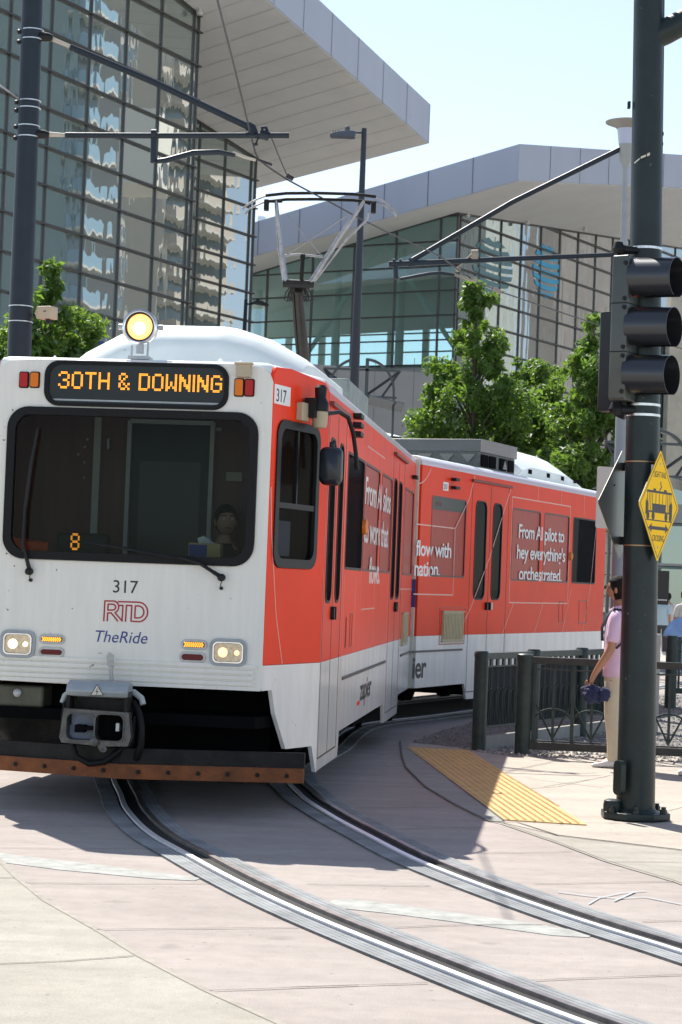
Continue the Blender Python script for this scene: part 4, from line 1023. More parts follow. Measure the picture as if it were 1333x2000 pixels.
def person(loc, heading, h, label, shirt, trouser, shoe, hairm=hair_m, pose='stand', long_hair=False, cat='person', group=None, arm_bend=0, sleeve=True, detail=True, skinm=skin_m, reach=.10):
    """heading: direction the person faces; local +Y is forward, +X is the person's right"""
    t = thing('person', loc, label, cat, group)
    k = h/1.78; ang = math.atan2(-heading[0], heading[1])
    xf = Matrix.Translation(Vector(loc)) @ Matrix.Rotation(ang, 4, 'Z') @ Matrix.Scale(k, 4)
    V = [(0,0,.94),(0,.0,1.10),(0,-.01,1.30),(0,-.015,1.44),(0,.0,1.52),(0,.015,1.585)]
    R_ = [(.11,.085),(.115,.085),(.125,.085),(.09,.065),(.055,.055),(.052,.055)]
    E_ = chain(V)
    for s in (-1, 1):
        fwd = reach if s < 0 else min(.02, reach)
        b0 = len(V); V += [(s*.175,-.01,1.40),(s*.215,-.035+fwd*.3,1.22),(s*.232,-.03+fwd*.5,1.10),(s*.235,.03+fwd*.7,.97),(s*.225,.07+fwd,.86),(s*.222,.085+fwd,.82),(s*.222,.10+fwd,.775)]
        R_ += [(.058,.06),.047,.041,.038,.027,(.024,.034),(.016,.036)]
        E_ += [(3, b0)]+[(b0+i, b0+i+1) for i in range(6)]
        b0 = len(V); V += [(s*.09,.0,.88),(s*.10,.01,.68),(s*.10,.015,.48),(s*.105,-.01,.30),(s*.105,-.02,.09),(s*.108,.04,.045),(s*.115,.14,.03)]
        R_ += [.095,.078,.056,.055,.038,(.04,.035),(.042,.022)]
        E_ += [(0, b0)]+[(b0+i, b0+i+1) for i in range(6)]
    bm_ = skin('b', V, E_, R_, None, xf=xf)
    # head with face
    def hf(d):
        s_ = 1
        if d.z < -.2: s_ -= .16*(-d.z-.2)*(1.2-.6*max(0,d.y))      # jaw narrows
        s_ += .10*math.exp(-((d.x/.16)**2+((d.z+.12)/.20)**2))*(d.y > 0)        # nose
        s_ -= .05*(math.exp(-(((d.x-.36)/.18)**2+((d.z-.10)/.13)**2))+math.exp(-(((d.x+.36)/.18)**2+((d.z-.10)/.13)**2)))*(d.y > 0)
        s_ += .03*math.exp(-((d.x/.3)**2+((d.z+.46)/.10)**2))*(d.y > 0)         # lips
        return s_
    hx = xf @ Matrix.Translation((0,.03,1.665)) @ Matrix.Rotation(math.radians(4), 4, 'X')
    ellip(bm_, (0,0,0), (.077,.098,.118), 32, 24, hf, hx)
    for s in (-1, 1):
        ellip(bm_, (s*.077,-.008,-.008), (.010,.019,.030), 10, 8, None, hx)
        ex, ey, ez = s*.222, .105+(reach if s < 0 else min(.02, reach)), .775           # hand: palm end
        for q in range(4):                                # four curled fingers
            o = -.026+q*.0175; ln_ = (.9,1,.95,.75)[q]
            F_ = [(ex, ey+o, ez+.01),(ex-s*.002, ey+o+.004, ez-.035*ln_),(ex-s*.014, ey+o+.004, ez-.060*ln_),(ex-s*.032, ey+o, ez-.070*ln_)]
            fb = skin('f', F_, chain(F_), [.010,.0095,.0085,.007], None, xf=xf, sub=1); bm_.add(fb.v, fb.f)
        F_ = [(ex-s*.005, ey+.028, ez+.035),(ex-s*.014, ey+.046, ez+.008),(ex-s*.024, ey+.044, ez-.022)]
        fb = skin('f', F_, chain(F_), [.013,.011,.008], None, xf=xf, sub=1); bm_.add(fb.v, fb.f)
    bm_.build('body', skinm, t, smooth='all')
    if detail:
        e = MB()
        for s in (-1, 1): ellip(e, (s*.030,.083,.012), (.012,.008,.008), 10, 8, None, hx)
        e.build('eyes', mat('eye white', (.7,.7,.68), .3), t, smooth='all')
        e = MB(); 
        for s in (-1,1): e.tube([hx @ Vector((s*.016,.099,.034)), hx @ Vector((s*.034,.094,.040)), hx @ Vector((s*.05,.080,.034))], .004, 6)
        e.tube([hx @ Vector((-.022,.094,-.058)), hx @ Vector((0,.102,-.056)), hx @ Vector((.022,.094,-.058))], .0035, 6)
        e.build('brows_and_mouth', mat('dark brow', (.06,.03,.02), .6), t)
    # hair
    e = MB()
    def hh(d):
        front = d.y > .25 and d.z < .42
        low = d.z < (-.42 if d.y < 0 else .1)
        return .93 if (front or (low and not long_hair)) else 1.0+.03*sin(d.x*23+d.y*17)*sin(d.z*19)
    ellip(e, (0,-.008,.012), (.087,.106,.122), 36, 26, hh, hx)
    if long_hair: ellip(e, (0,-.05,-.12), (.075,.045,.16), 16, 12, None, hx)
    e.build('hair', hairm, t, smooth='all')
    # shirt
    def garment(rows_):
        g_ = MB(); g_.loft([[xf @ Vector((w_*cos(q_), d_*sin(q_)+o_, z_)) for q_ in [2*pi*k_/22 for k_ in range(22)]] for z_, w_, d_, o_ in rows_]); return g_
    V2 = [(0,0,.84),(0,0,.97),(0,0,1.10),(0,-.01,1.30),(0,-.012,1.42),(0,0,1.475)]; R2 = [(.168,.132),(.166,.130),(.152,.120),(.172,.125),(.125,.085),(.070,.066)]
    E2 = chain(V2)
    for s in (-1, 1):
        fwd = reach if s < 0 else min(.02, reach)
        b0 = len(V2); TOPI = 4; V2 += [(s*.175,-.01,1.41),(s*.212,-.032+fwd*.3,1.25),(s*.225,-.03+fwd*.4,1.15)]; R2 += [(.07,.072),.067,.072]; E2 += [(TOPI,b0),(b0,b0+1),(b0+1,b0+2)]
        if sleeve == 'long':
            V2 += [(s*.235,.03+fwd*.7,.97),(s*.225,.068+fwd,.87)]; R2 += [.047,.038]; E2 += [(b0+2,b0+3),(b0+3,b0+4)]
    V2 = [(0,-.01,1.36),(0,-.012,1.40)]+V2[6:]; R2 = [(.10,.08),(.10,.08)]+R2[6:]
    E2 = [(0,1)]; i_ = 2
    n_s = 5 if sleeve == 'long' else 3
    for s in (0, 1): E2 += [(1, i_)]+[(i_+q_, i_+q_+1) for q_ in range(n_s-1)]; i_ += n_s
    g_ = skin('s', V2, E2, R2, None, xf=xf)
    g2_ = garment([(.845,.172,.132,0),(.85,.180,.140,0),(.95,.178,.138,0),(1.08,.170,.132,0),(1.20,.172,.132,-.005),(1.31,.182,.132,-.01),(1.39,.172,.112,-.01),(1.44,.125,.088,-.01),(1.48,.075,.070,-.003),(1.50,.066,.063,0)]); g_.add(g2_.v, g2_.f)
    sh_ = g_.build('shirt', shirt, t, smooth='all')
    # trousers
    V3 = [(0,0,1.08),(0,0,.98),(0,0,.90)]; R3 = [(.140,.108),(.148,.116),(.155,.125)]; E3 = [(0,1),(1,2)]
    for s in (-1, 1):
        b0 = len(V3); V3 += [(s*.085,0,.84),(s*.10,.01,.66),(s*.10,.015,.48),(s*.105,-.01,.28),(s*.105,-.015,.10),(s*.105,-.01,.055)]; R3 += [(.108,.118),.095,.080,.072,.068,.066]; E3 += [(2,b0)]+[(b0+i,b0+i+1) for i in range(5)]
    g_ = skin('t', V3, E3, R3, None, xf=xf); g2_ = garment([(.74,.150,.105,0),(.80,.172,.122,0),(.90,.172,.130,0),(1.0,.162,.124,0),(1.02,.155,.118,0)]); g_.add(g2_.v, g2_.f)
    g_.build('trousers', trouser, t, smooth='all')
    # shoes
    for s in (-1, 1):
        e = MB(); rings = []
        for (y, w, hh_) in ((-.085,.030,.05),(-.07,.040,.085),(-.02,.042,.095),(.04,.044,.085),(.10,.050,.060),(.16,.046,.045),(.19,.026,.030)):
            rings.append([xf @ Vector((s*.108+w*cos(a_)*(1 if sin(a_) > 0 else 1.08), y, max(.004, hh_*(.5+.5*sin(a_))))) for a_ in [2*pi*q/14 for q in range(14)]])
        e.loft(rings); so_ = e.build('shoe', shoe, t, smooth='all')
    return t, xf, hx
lav = mat('lavender polo cotton', (.74,.53,.70), .9, var=.10, vscale=7, bump=.9, bscale=9, stretch=(1,1,.45))
khaki = mat('pale khaki cotton', (.60,.52,.38), .9, var=.12, vscale=5, bump=1.0, bscale=8, stretch=(1,1,.5))
wshoe = mat('white trainers', (.68,.68,.66), .6, var=.1)
pl_ = gnd(1201, 1500); pl_ = Vector((pl_.x, pl_.y, .005))
hd = Vector((-.93,.37,0)).normalized()
man, mxf, mhx = person(pl_, hd, 1.80, 'man in lavender polo and pale trousers holding a navy cap beside the signal pole', lav, khaki, wshoe)
b = MB()
for s in (-1,1): b.tube([mhx @ Vector((s*.080,-.02,.012)), mhx @ Vector((s*.078,.05,.018)), mhx @ Vector((s*.068,.098,.016))], .0035, 6)
b.prism(Fr(mhx @ Vector((0,.108,.01)), (mhx.to_3x3() @ Vector((1,0,0))), (mhx.to_3x3() @ Vector((0,0,1)))), [rrect(-.068,-.018,-.01,.018,.01), ], -.003,.003)
b.prism(Fr(mhx @ Vector((0,.108,.01)), (mhx.to_3x3() @ Vector((1,0,0))), (mhx.to_3x3() @ Vector((0,0,1)))), [rrect(.01,-.018,.068,.018,.01), ], -.003,.003)
gl = b.build('glasses', blk_ink, None, origin=mhx @ Vector((0,.1,0))); tag(gl, 'black glasses worn by the man in the lavender polo', 'glasses')
def onm(x, y, z): return mxf @ Vector((x,y,z))
b = MB(); b.tube([onm(-.10,.0,1.492), onm(-.05,-.06,1.50), onm(0,-.085,1.495), onm(.05,-.06,1.50), onm(.10,.0,1.492), onm(.04,.075,1.46), onm(0,.085,1.44), onm(-.04,.075,1.46), onm(-.10,.0,1.492)], .020, 8); b.build('collar', lav, man, smooth='all')
b = MB(); b.tube([onm(-.055,.0,1.525), onm(0,-.065,1.53), onm(.055,0,1.525), onm(0,.07,1.47), onm(-.055,0,1.525)], .007, 6); lan = b.build('lanyard', mat('coral red cord', (.75,.10,.08), .6), None, origin=onm(0,0,1.5)); tag(lan, 'coral red lanyard round the neck of the man by the pole', 'lanyard')
navy_f = mat('navy nylon', (.012,.018,.045), .6, var=.3, vscale=8, bump=.3)
b = MB()
def band(pts, w, th=.006):
    pts = [Vector(p) for p in pts]; rings = []
    cen = onm(0,0,1.2)
    for i, p in enumerate(pts):
        t_ = (pts[min(i+1,len(pts)-1)]-pts[max(i-1,0)]).normalized(); o_ = (p-cen); o_ = (o_-t_*o_.dot(t_)).normalized(); s_ = t_.cross(o_)
        rings.append([p+s_*w/2, p+s_*w/2+o_*th, p-s_*w/2+o_*th, p-s_*w/2])
    b.loft(rings)
for s in (-1,1): band([onm(s*.12,.125,1.18), onm(s*.125,.13,1.30), onm(s*.12,.09,1.42), onm(s*.115,.02,1.482), onm(s*.11,-.06,1.468), onm(s*.105,-.11,1.38)], .05)
for s in (-1,1): band([onm(s*.13,-.118,1.30), onm(s*.16,-.08,1.18), onm(s*.165,-.02,1.12), onm(s*.15,.08,1.10)], .022)
rings = []
for (z, w, d) in ((1.02,.11,.05),(1.05,.14,.10),(1.22,.15,.13),(1.38,.13,.10),(1.44,.08,.05)): rings.append([onm(x_, -.125-y_*d, z) for x_, y_ in [(w*cos(a_), .5+.5*sin(a_)) for a_ in [2*pi*q/16 for q in range(16)]]])
b.loft(rings)
bp_ = b.build('backpack', navy_f, None, origin=onm(0,-.15,1.2), smooth=True); tag(bp_, 'navy backpack on the back of the man in lavender', 'backpack')
# crumpled navy cap in his left hand
b = MB(); rr = random.Random(9); cc = onm(-.222,.17,.70)
def crump(d): return 1+.13*sin(d.x*7+1)*sin(d.y*6)+.10*sin(d.z*9+d.x*5)
ellip(b, cc-Vector((0,0,.02)), (.095,.075,.085), 26, 18, crump); b.tube([onm(-.235,.12,.735), onm(-.24,.20,.745), onm(-.20,.28,.72), onm(-.16,.30,.70)], [.012,.03,.026,.010], 10)
ellip(b, onm(-.22,.07,.685), (.06,.05,.065), 16, 12, crump)
cap = b.build('cap', mat('navy cloth', (.022,.030,.085), .85, var=.35, vscale=16, bump=.6, bscale=25), None, origin=cc, smooth='all'); tag(cap, 'crumpled navy cloth cap held in the left hand of the man in lavender', 'cap')

# second bystander at the right edge: only the shoe tip is in frame, the shadow falls on the walk
p2 = gnd(1364, 1516); person(Vector((p2.x,p2.y,.005)), (-1,.15,0), 1.7, 'white shoe tip of a bystander at the right edge behind the signal pole', mat('beige shirt', (.55,.5,.42), .9), mat('blue denim', (.10,.14,.25), .9), wshoe, detail=False, reach=-.10)
# the driver
dp = at(440, 1015, 15.15)
drv, dxf, dhx = person((dp.x, dp.y, dp.z-1.66), (.25,-1,0), 1.76, 'driver in dark clothes seated behind the tram windscreen', mat('dark uniform', (.03,.03,.035), .9), mat('dark uniform trousers', (.02,.02,.025), .9), blackish, skinm=mat('driver skin', (.50,.30,.21), .5))  # driver's own skin tone, one base colour
# far pedestrians
for i, (u, v, Y, lab, shc, trc, lh) in enumerate([
    (1291,1258,56,'distant woman in pale blue top on the far pavement', (.40,.52,.60), (.05,.05,.06), True),
    (1303,1262,56.5,'distant walker with bare arms and pale patterned trousers on the far pavement', (.55,.50,.52), (.50,.46,.50), False)]):
    q = at(u, v, Y); person((q.x, q.y, .0), (.2,1,0), 1.68, lab, mat('top%d' % i, shc, .9), mat('legs%d' % i, trc, .9), wshoe, long_hair=lh, detail=False)
q = at(1334, 1300, 46); person((q.x, q.y, 0), (-.3,1,0), 1.75, 'distant person in beige top at the right edge beyond the fence', mat('beige top', (.60,.55,.48), .9), mat('dark legs', (.04,.04,.05), .9), wshoe, detail=False)
# ------------------------------------------------------------------ signal pole with traffic lights and signs
YS = 14.97
SB = gnd(1241, 1601); SB = Vector((SB.x, SB.y, .005)); YS = SB.y
def ps(u, v, dy=0): return at(u, v, YS+dy)
ppu = YS/FOC                                              # metres per photo pixel at the pole
sp_t = thing('signal_pole', SB, 'thick dark green steel signal pole bolted to the sidewalk', 'signal pole')
ax0 = ps(1243, 1590); ax1 = ps(1262, 480); ax2 = ps(1268, -60)
b = MB(); b.tube([Vector((SB.x,SB.y,.03)), ax0.lerp(ax1,.45), ax1, ax2], [.142,.128,.117,.108], 40)
b.build('pole', green_post, sp_t, smooth=True)
b = MB(); oct_ = [(SB.x+.262*cos(math.radians(22.5+45*k)), SB.y+.24*sin(math.radians(22.5+45*k))) for k in range(8)]
b.prism(WORLD, oct_, .012, .062); b.lathe(Vector((SB.x,SB.y,.06)), (0,0,1), [(.165,0),(.15,.02),(.145,.03)], 32)
b.build('base_plate', green_post, sp_t, bevel=.006)
b = MB()
for dx, dy in ((-.185,-.12),(.19,-.10),(-.17,.16),(.18,.15)):
    b.lathe(Vector((SB.x+dx,SB.y+dy,.06)), (0,0,1), [(.026,0),(.026,.03),(.018,.03),(.018,.05)], 6)
b.lathe(Vector((SB.x-.03,SB.y-.20,.06)), (0,0,1), [(.026,0),(.026,.03),(.018,.03),(.018,.055)], 6)
build_each(b, 'anchor_bolt', green_post, sp_t)
b = MB(); b.loft([[Vector((SB.x-.175+.07*cos(t)*s_, SB.y-.05+.06*sin(t)*s_, z)) for t in [2*pi*k/16 for k in range(16)]] for z, s_ in ((.055,1),(.11,1),(.14,.9),(.15,.6))]); b.build('bolt_cover', green_post, sp_t, smooth=True)
hfr = Fr(ps(1222,1520,-.20)+Vector((-.085,.05,0)), (.55,-.83,0))
b = MB(); b.prism(hfr, rrect(.0,-.125,.085,.125,.04), -.05, -.004); b.build('hand_hole_cover', green_post, sp_t, bevel=.012)
b = MB()
def band_ring(mb, c, r, h, axis=None):
    mb.lathe(c-Vector((0,0,h/2)), axis or (0,0,1), [(r,0),(r+.004,.002),(r+.004,h-.002),(r,h)], 40)
for v, r in ((487,.119),(792,.124),(812,.124)): 
    u = 1262-(v-480)*.0177; band_ring(b, ps(u, v), r, .022)
build_each(b, 'steel_band', stainless, sp_t, smooth=True)
b = MB()
for v in (903,1066): u = 1262-(v-480)*.0177; band_ring(b, ps(u, v), .1255, .012)
build_each(b, 'sign_strap', mat('tarnished brass strap', (.45,.30,.16), .45, metal=.8, var=.3), sp_t, smooth=True)
b = MB(); b.tube([ps(1262,78), ps(1300,62), ps(1345,38), ps(1500,-60)], [.098,.096,.094,.09], 28); b.build('mast_arm', green_post, sp_t, smooth=True)
b = MB(); b.tube([ps(1295,-40,.10), ps(1291,300,.10), ps(1283,800,.10), ps(1281,900,.1)], .016, 8)
b.box(Fr(ps(1293,262),(1,0,0)), -.014,.012,-.012,.012,-.02,.02); b.box(Fr(ps(1292,282),(1,0,0)), -.014,.012,-.012,.012,-.02,.02); b.box(Fr(ps(1229,204),(1,0,0)), -.010,.010,-.03,.02,-.02,.02)
b.build('conduit', blackish, sp_t)
b = MB(); q = [ps(1232,330,-.13), ps(1240,318,-.13), ps(1252,308,-.125), ps(1264,303,-.12), ps(1271,300,-.12)]
for i in range(4): b.box(Fr(q[i], (q[i+1]-q[i])), 0, (q[i+1]-q[i]).length*.8, -.004-.002*i, .004+.002*i, -.006, .006) if i else None
b.build('paint_scuff', cream, sp_t)

# traffic signal head facing right of the picture
th_ = math.radians(57)
hx_ = Vector((sin(th_), -cos(th_), 0))                    # facing direction
hy_ = Vector((cos(th_), sin(th_), 0))                     # width direction
HS = thing('traffic_signal', ps(1215, 640), 'three lens traffic signal with dark tunnel visors strapped to the green pole, facing right', 'traffic signal')
tilt = Vector((0,0,1))
SFm = Fr(ps(1232, 643, -.05)-hx_*.02, -hy_ if False else hy_*1.0, (0,0,1))
# frame: a=hy (width), b=up, n = hy x up
SFm = Fr(ps(1240, 643, -.14), hy_, (0,0,1))
sg = 1 if SFm.n.dot(hx_) > 0 else -1
def sh(a, z, c): return SFm.p(a, z, c*sg)
HH = 282*ppu/2
b = MB(); vs = []
b.loft([[sh(x, z, c) for x, z in rrect(-.140,-HH,.140,HH,.02,3)] for c in (-.13,-.12,-.02,0)])
b.build('housing', mat('signal green paint', (.055,.065,.055), .4, coat=.3, var=.15), HS, bevel=.01)
b = MB()
for k, v in enumerate((418,)): pass
seam = [sh(-.1651,0,0)]
for z in (-.178,.178): b.box(Fr(sh(0,z,-.06), hy_), -.143,.143,-.004,.004,-.066,.064)
for z in (-.47,-.21,-.145,.145,.21,.47): b.lathe(sh(-.141,z,-.02), -hy_, [(.016,0),(.016,.014),(0,.018)], 8)
build_each(b, 'door_seam', blackish, HS)
for (u, v, r, lens_c, nm) in ((1241,543,.148,(.55,.03,.02),'red'), (1235,639,.148,(.60,.45,.08),'amber'), (1230,732,.148,(.03,.35,.2),'green')):
    c = ps(u, v, -.14)+hx_*.0
    dv = (hx_+Vector((0,0,-.035))).normalized(); yv = Vector((0,0,1)); xv = yv.cross(dv).normalized()
    prof = []; N_ = 40; L1, L2 = .05, .335
    rings = []
    for l, rad in ((0,r*1.02),(.06,r),(L2,r*.99),(L2,r*.97),(.05,r*.97)):
        rings.append([c+dv*l+(xv*cos(math.radians(-68+316*k/N_+0)-0)*1+yv*sin(math.radians(-68+316*k/N_)))*rad if False else c+dv*(l)+(xv*sin(math.radians(-158+316*k/N_))+yv*cos(math.radians(-158+316*k/N_)))*rad for k in range(N_+1)])
    mb = MB(); vs = [p for rg_ in rings for p in rg_]; fs = []; n_ = N_+1
    for i in range(4):
        for k in range(N_): fs.append((i*n_+k, i*n_+k+1, (i+1)*n_+k+1, (i+1)*n_+k))
    mb.add(vs, fs); mb.raw = True
    vz = mb.build('visor', mat('satin black visor', (.05,.054,.062), .30, coat=.3, metal=.65), HS, smooth=True)
    mb = MB(); mb.lathe(c+dv*.01, dv, [(r*.96,0),(r*.8,.02),(r*.4,.035),(0,.04)], 28); mb.build('lens', mat('unlit %s lens' % nm, lens_c, .2, coat=.6), HS, smooth=True)
b = MB()
for zz, v in ((0,487),(0,800)):
    p_ = ps(1262-(v-480)*.0177-30, v, -.12); b.tube([p_+Vector((-.10,.02,0)), p_+Vector((-.03,.03,0)), p_+Vector((.06,.04,0))], [.045,.035,.025], 10)
    b.lathe(p_+Vector((-.09,.0,-.03)), (0,0,1), [(.04,0),(.05,.03),(.03,.08)], 12)
b.tube([ps(1216,782,-.05), ps(1216,800,-.05), ps(1228,806,-.05)], [.04,.045,.02], 10)
build_each(b, 'bracket', blackish, HS, smooth=True)
# second head seen from its back edge
HB = thing('traffic_signal', ps(1190, 706, .18), 'back of a dark green signal head seen edge on behind the visored signal', 'traffic signal')
b = MB(); fr = Fr(ps(1198,706,.20), (.80,.60,0)); b.loft([[fr.p(x, z, c) for x, z in rrect(-.055,-.375,.06,.375,.015,3)] for c in (-.10,.10)]); b.build('housing', mat('signal back green', (.022,.035,.034), .4, coat=.3), HB, bevel=.008)
b = MB(); b.box(fr, -.062,-.050,-.37,.37,-.08,.08); b.build('gasket', blackish, HB)
b = MB(); b.tube([ps(1207,790,.10), ps(1209,808,.10), ps(1222,812,.08)], .035, 8); build_each(b, 'bracket', blackish, HB, smooth=True)

# diamond warning sign: normal turned 70 degrees to the right
def diamond(center, theta, label, face_side, half, name='crossing_sign'):
    nrm = Vector((sin(theta), -cos(theta), 0)); xv = Vector((cos(theta), sin(theta), 0))
    o = thing(name, center, label, 'sign'); fr = Fr(center, xv)
    def dia(h_): return [p for k in range(4) for p in [( (h_-.03)*cos(pi/2*k)+ .022*cos(pi/2*k+t)*1, (h_-.03)*sin(pi/2*k)+.022*sin(pi/2*k+t)) for t in (-.6,-.2,.2,.6)]]
    b = MB(); b.prism(fr, dia(half), -.002*1, .002); pl = b.build('plate', mat('bare aluminium sign back', (.23,.24,.23), .38, metal=.6, var=.12, vscale=3), o)
    c0 = .002*face_side
    b = MB(); b.prism(fr, dia(half-.001), c0, c0+.001*face_side); b.build('sign_face', yellow, o)
    return o, fr
sc_ = ps(1287, 988, -.16)
sgn, dfr = diamond(sc_, math.radians(60.5), 'yellow diamond sign reading LIGHT RAIL CROSSING on the green pole', 1, 109*ppu)
HD = 109*ppu
b = MB(); c0 = .003
def dia2(h_): return [(h_,0),(0,h_),(-h_,0),(0,-h_)]
b.prism(dfr, [dia2(HD-.028), dia2(HD-.038)], c0, c0+.0008)
# tram pictogram. frame a: + is away to the right of the picture
def R_(a0, z0, a1, z1): b.prism(dfr, [(a0,z0),(a1,z0),(a1,z1),(a0,z1)], c0, c0+.0008)
k_ = HD
R_(-.62*k_,.22*k_,.62*k_,.26*k_); R_(-.30*k_,.26*k_,-.18*k_,.295*k_); R_(.22*k_,.26*k_,.36*k_,.295*k_)
R_(-.34*k_,-.13*k_,.34*k_,.03*k_)
for a in (-.585,-.50,-.42,-.34,-.17,-.0,.17,.34,.42,.50,.585): R_((a-.010)*k_, -.10*k_ if abs(a) > .35 else .0, (a+.010)*k_, .23*k_)
b.prism(dfr, [(-.66*k_,-.17*k_),(-.54*k_,-.17*k_),(-.54*k_,.03*k_),(-.60*k_,.12*k_),(-.66*k_,.04*k_)], c0, c0+.0008)
b.prism(dfr, [(.66*k_,-.17*k_),(.52*k_,-.17*k_),(.52*k_,.03*k_),(.60*k_,.10*k_),(.66*k_,.04*k_)], c0, c0+.0008)
R_(-.62*k_,-.13*k_,-.34*k_,-.10*k_); R_(.34*k_,-.13*k_,.62*k_,-.10*k_)
for a in (-.54,-.28,.36,.58): b.prism(dfr, circ(a*k_,-.185*k_,.075*k_,16), c0+.0001*abs(a), c0+.0009)
R_(-.62*k_,-.275*k_,.64*k_,-.255*k_)
b.stroke(dfr, [(.0*k_,.27*k_),(.10*k_,.34*k_),(.04*k_,.39*k_),(.06*k_,.43*k_)], .012, c0, c0+.0008)
b.prism(dfr, [(-.50*k_,-.40*k_),(-.34*k_,-.32*k_),(-.34*k_,-.37*k_),(.34*k_,-.37*k_),(.34*k_,-.32*k_),(.50*k_,-.40*k_),(.34*k_,-.48*k_),(.34*k_,-.43*k_),(-.34*k_,-.43*k_),(-.34*k_,-.48*k_)], c0, c0+.0008)
b.build('pictogram', blk_ink, sgn)
tmb = text_mb('LIGHT RAIL', dfr, 0, .50*k_, .075*k_/.73*1.1, align='CENTER', sx=.80, c0=c0-.0005, c1=c0+.001); q_ = text_mb('CROSSING', dfr, 0, -.63*k_, .075*k_/.73*1.1, align='CENTER', sx=.80, c0=c0-.0005, c1=c0+.001); tmb.add(q_.v, q_.f)
tmb.build('lettering', blk_ink, sgn)
b = MB()
for z in (.74,-.74): b.lathe(dfr.p(0,z*k_,.003), dfr.n, [(.010,0),(.008,.004),(0,.005)], 8)
b.build('bolt', galv, sgn)
b2 = MB(); b2.box(dfr, -.02,.02,-.24,-.16,-.06,-.003); b2.box(dfr, -.02,.02,.22,.30,-.06,-.003); build_each(b2, 'sign_bracket', galv, sgn)
bk, bfr = diamond(ps(1213,985,.12), math.radians(58), 'unpainted grey back of a diamond sign left of the green pole', -1, 108*ppu, 'warning_sign')
b = MB(); b.lathe(bfr.p(-.13,.27*.5,.002), bfr.n, [(.008,0),(.006,.004),(0,.005)], 8); b.box(bfr, .0,.03,.25,.31,.002,.06); b.box(bfr, .0,.03,-.30,-.24,.002,.06); build_each(b, 'sign_bracket', dark_steel, bk)
# whitish rectangular sign behind
q = at(1186, 972, 16.2); fr = Fr(q, (.9,.43,0)); b = MB(); b.prism(fr, rrect(-.10,-.245,.16,.245,.02), -.002, .002); ws_ = b.build('plain_sign', mat('pale grey sign back', (.46,.44,.45), .5, var=.08), None, origin=q); tag(ws_, 'pale rectangular sign back half hidden behind the grey diamond sign', 'sign')

# ------------------------------------------------------------------ grey lamp/catenary post behind the signal pole
YG = 27.6
gpt = at(1206, 1400, YG)
gb0 = Vector((gpt.x+.0, YG, 0))
gt = thing('lamp_post', gb0, 'tapered grey post with a flared disc lamp, half hidden behind the green signal pole', 'lamp post')
b = MB(); b.tube([Vector((at(1205,1408,YG).x,YG,0)), at(1212,1000,YG), at(1217,600,YG), at(1221,330,YG)], [.145,.10,.058,.036], 24); b.build('post', mat('mid grey post', (.30,.32,.34), .5, var=.12), gt, smooth=True)
b = MB(); lc = at(1222, 322, YG)
b.lathe(lc, (0,0,1), [(.035,-.06),(.05,.0),(.075,.04),(.085,.06),(.095,.26),(.10,.28)], 24); b.build('lamp_body', mat('grey lamp casting', (.30,.32,.31), .5), gt, smooth=True)
b = MB(); b.lathe(lc+Vector((0,0,.28)), (0,0,1), [(.098,0),(.105,.02),(.125,.20),(.13,.22)], 24); b.build('lamp_glass', mat('pale lamp glass', (.42,.48,.62), .2), gt, smooth=True)
b = MB(); b.lathe(lc+Vector((0,0,.49)), (0,0,1), [(.13,0),(.16,.03),(.285,.08),(.29,.095),(.2,.12),(.05,.13),(0,.135)], 32); b.build('lamp_shade', mat('shade grey', (.26,.25,.22), .5), gt, smooth=True)
# bracket arm from that post
def ag(u, v, Y=YG): return at(u, v, Y)
br = thing('catenary_bracket', ag(1205,498), 'dark overhead wire bracket reaching left from the grey post', 'catenary bracket')
b = MB(); b.tube([ag(1212,497), ag(1000,505.5), ag(760,516)], [.030,.036,.040], 12); b.build('arm', navy_post, br, smooth=True)
b = MB(); b.tube([ag(1214,290), ag(1000,395), ag(806,508)], .036, 12); b.build('strut', navy_post, br, smooth=True)
b = MB(); b.tube([ag(773,513), ag(774,545)], .034, 8); b.tube([ag(782,545), ag(840,534.5), ag(862,533.5), ag(888,537)], [.022,.026,.026,.022], 10)
b.lathe(ag(773,513)-Vector((.04,0,0)), (1,0,0), [(.055,0),(.055,.03)], 12); b.lathe(ag(780,513)-Vector((.0,0,0)), (1,0,0), [(.055,0),(.055,.03)], 12); b.tube([ag(804,505), ag(804,521)], .04, 8)
b.build('drop_arm', navy_post, br, smooth=True)
b = MB(); b.tube([ag(921,498), ag(934,498)], .075, 10); b.tube([ag(922,497), ag(905,512), ag(893,525)], .014, 8); b.tube([ag(890,527), ag(900,526)], .03, 8); b.tube([ag(884,535), ag(902,541), ag(920,547), ag(932,549)], .018, 8); b.tube([ag(920,543), ag(930,541), ag(934,549)], .012, 6)
b.tube([ag(965,563), ag(975,570), ag(981,571)], .03, 8)
build_each(b, 'insulator', mat('tan insulator', (.35,.30,.24), .4, var=.3), br, smooth=True)

# ------------------------------------------------------------------ left catenary pole
YL = 20.7
lb = Vector((at(36,1400,YL).x, YL, 0))
cpn = thing('catenary_pole', lb, 'dark slate blue pole at the left carrying the overhead wire bracket', 'catenary pole')
b = MB(); b.tube([Vector((at(16,1478,YL).x,YL,0)), at(38,690,YL), at(55,250,YL), at(66,-60,YL)], [.132,.122,.112,.106], 32); b.build('pole', navy_post, cpn, smooth=True)
b = MB()
for v in (60,78,198,212,247,268): band_ring(b, at(38+(690-v)*.0415,v,YL), .113, .014)
for v in (599,629): band_ring(b, at(38+(690-v)*.0415,v,YL), .122, .012)
build_each(b, 'steel_band', stainless, cpn, smooth=True)
b = MB()
for v in (62,82,200,216,248,270): p_ = at(37+(690-v)*.0385-22, v, YL-.02); b.lathe(p_-Vector((.0,0,.02)), (0,0,1), [(.02,0),(.032,.012),(.032,.03),(.018,.045)], 8)
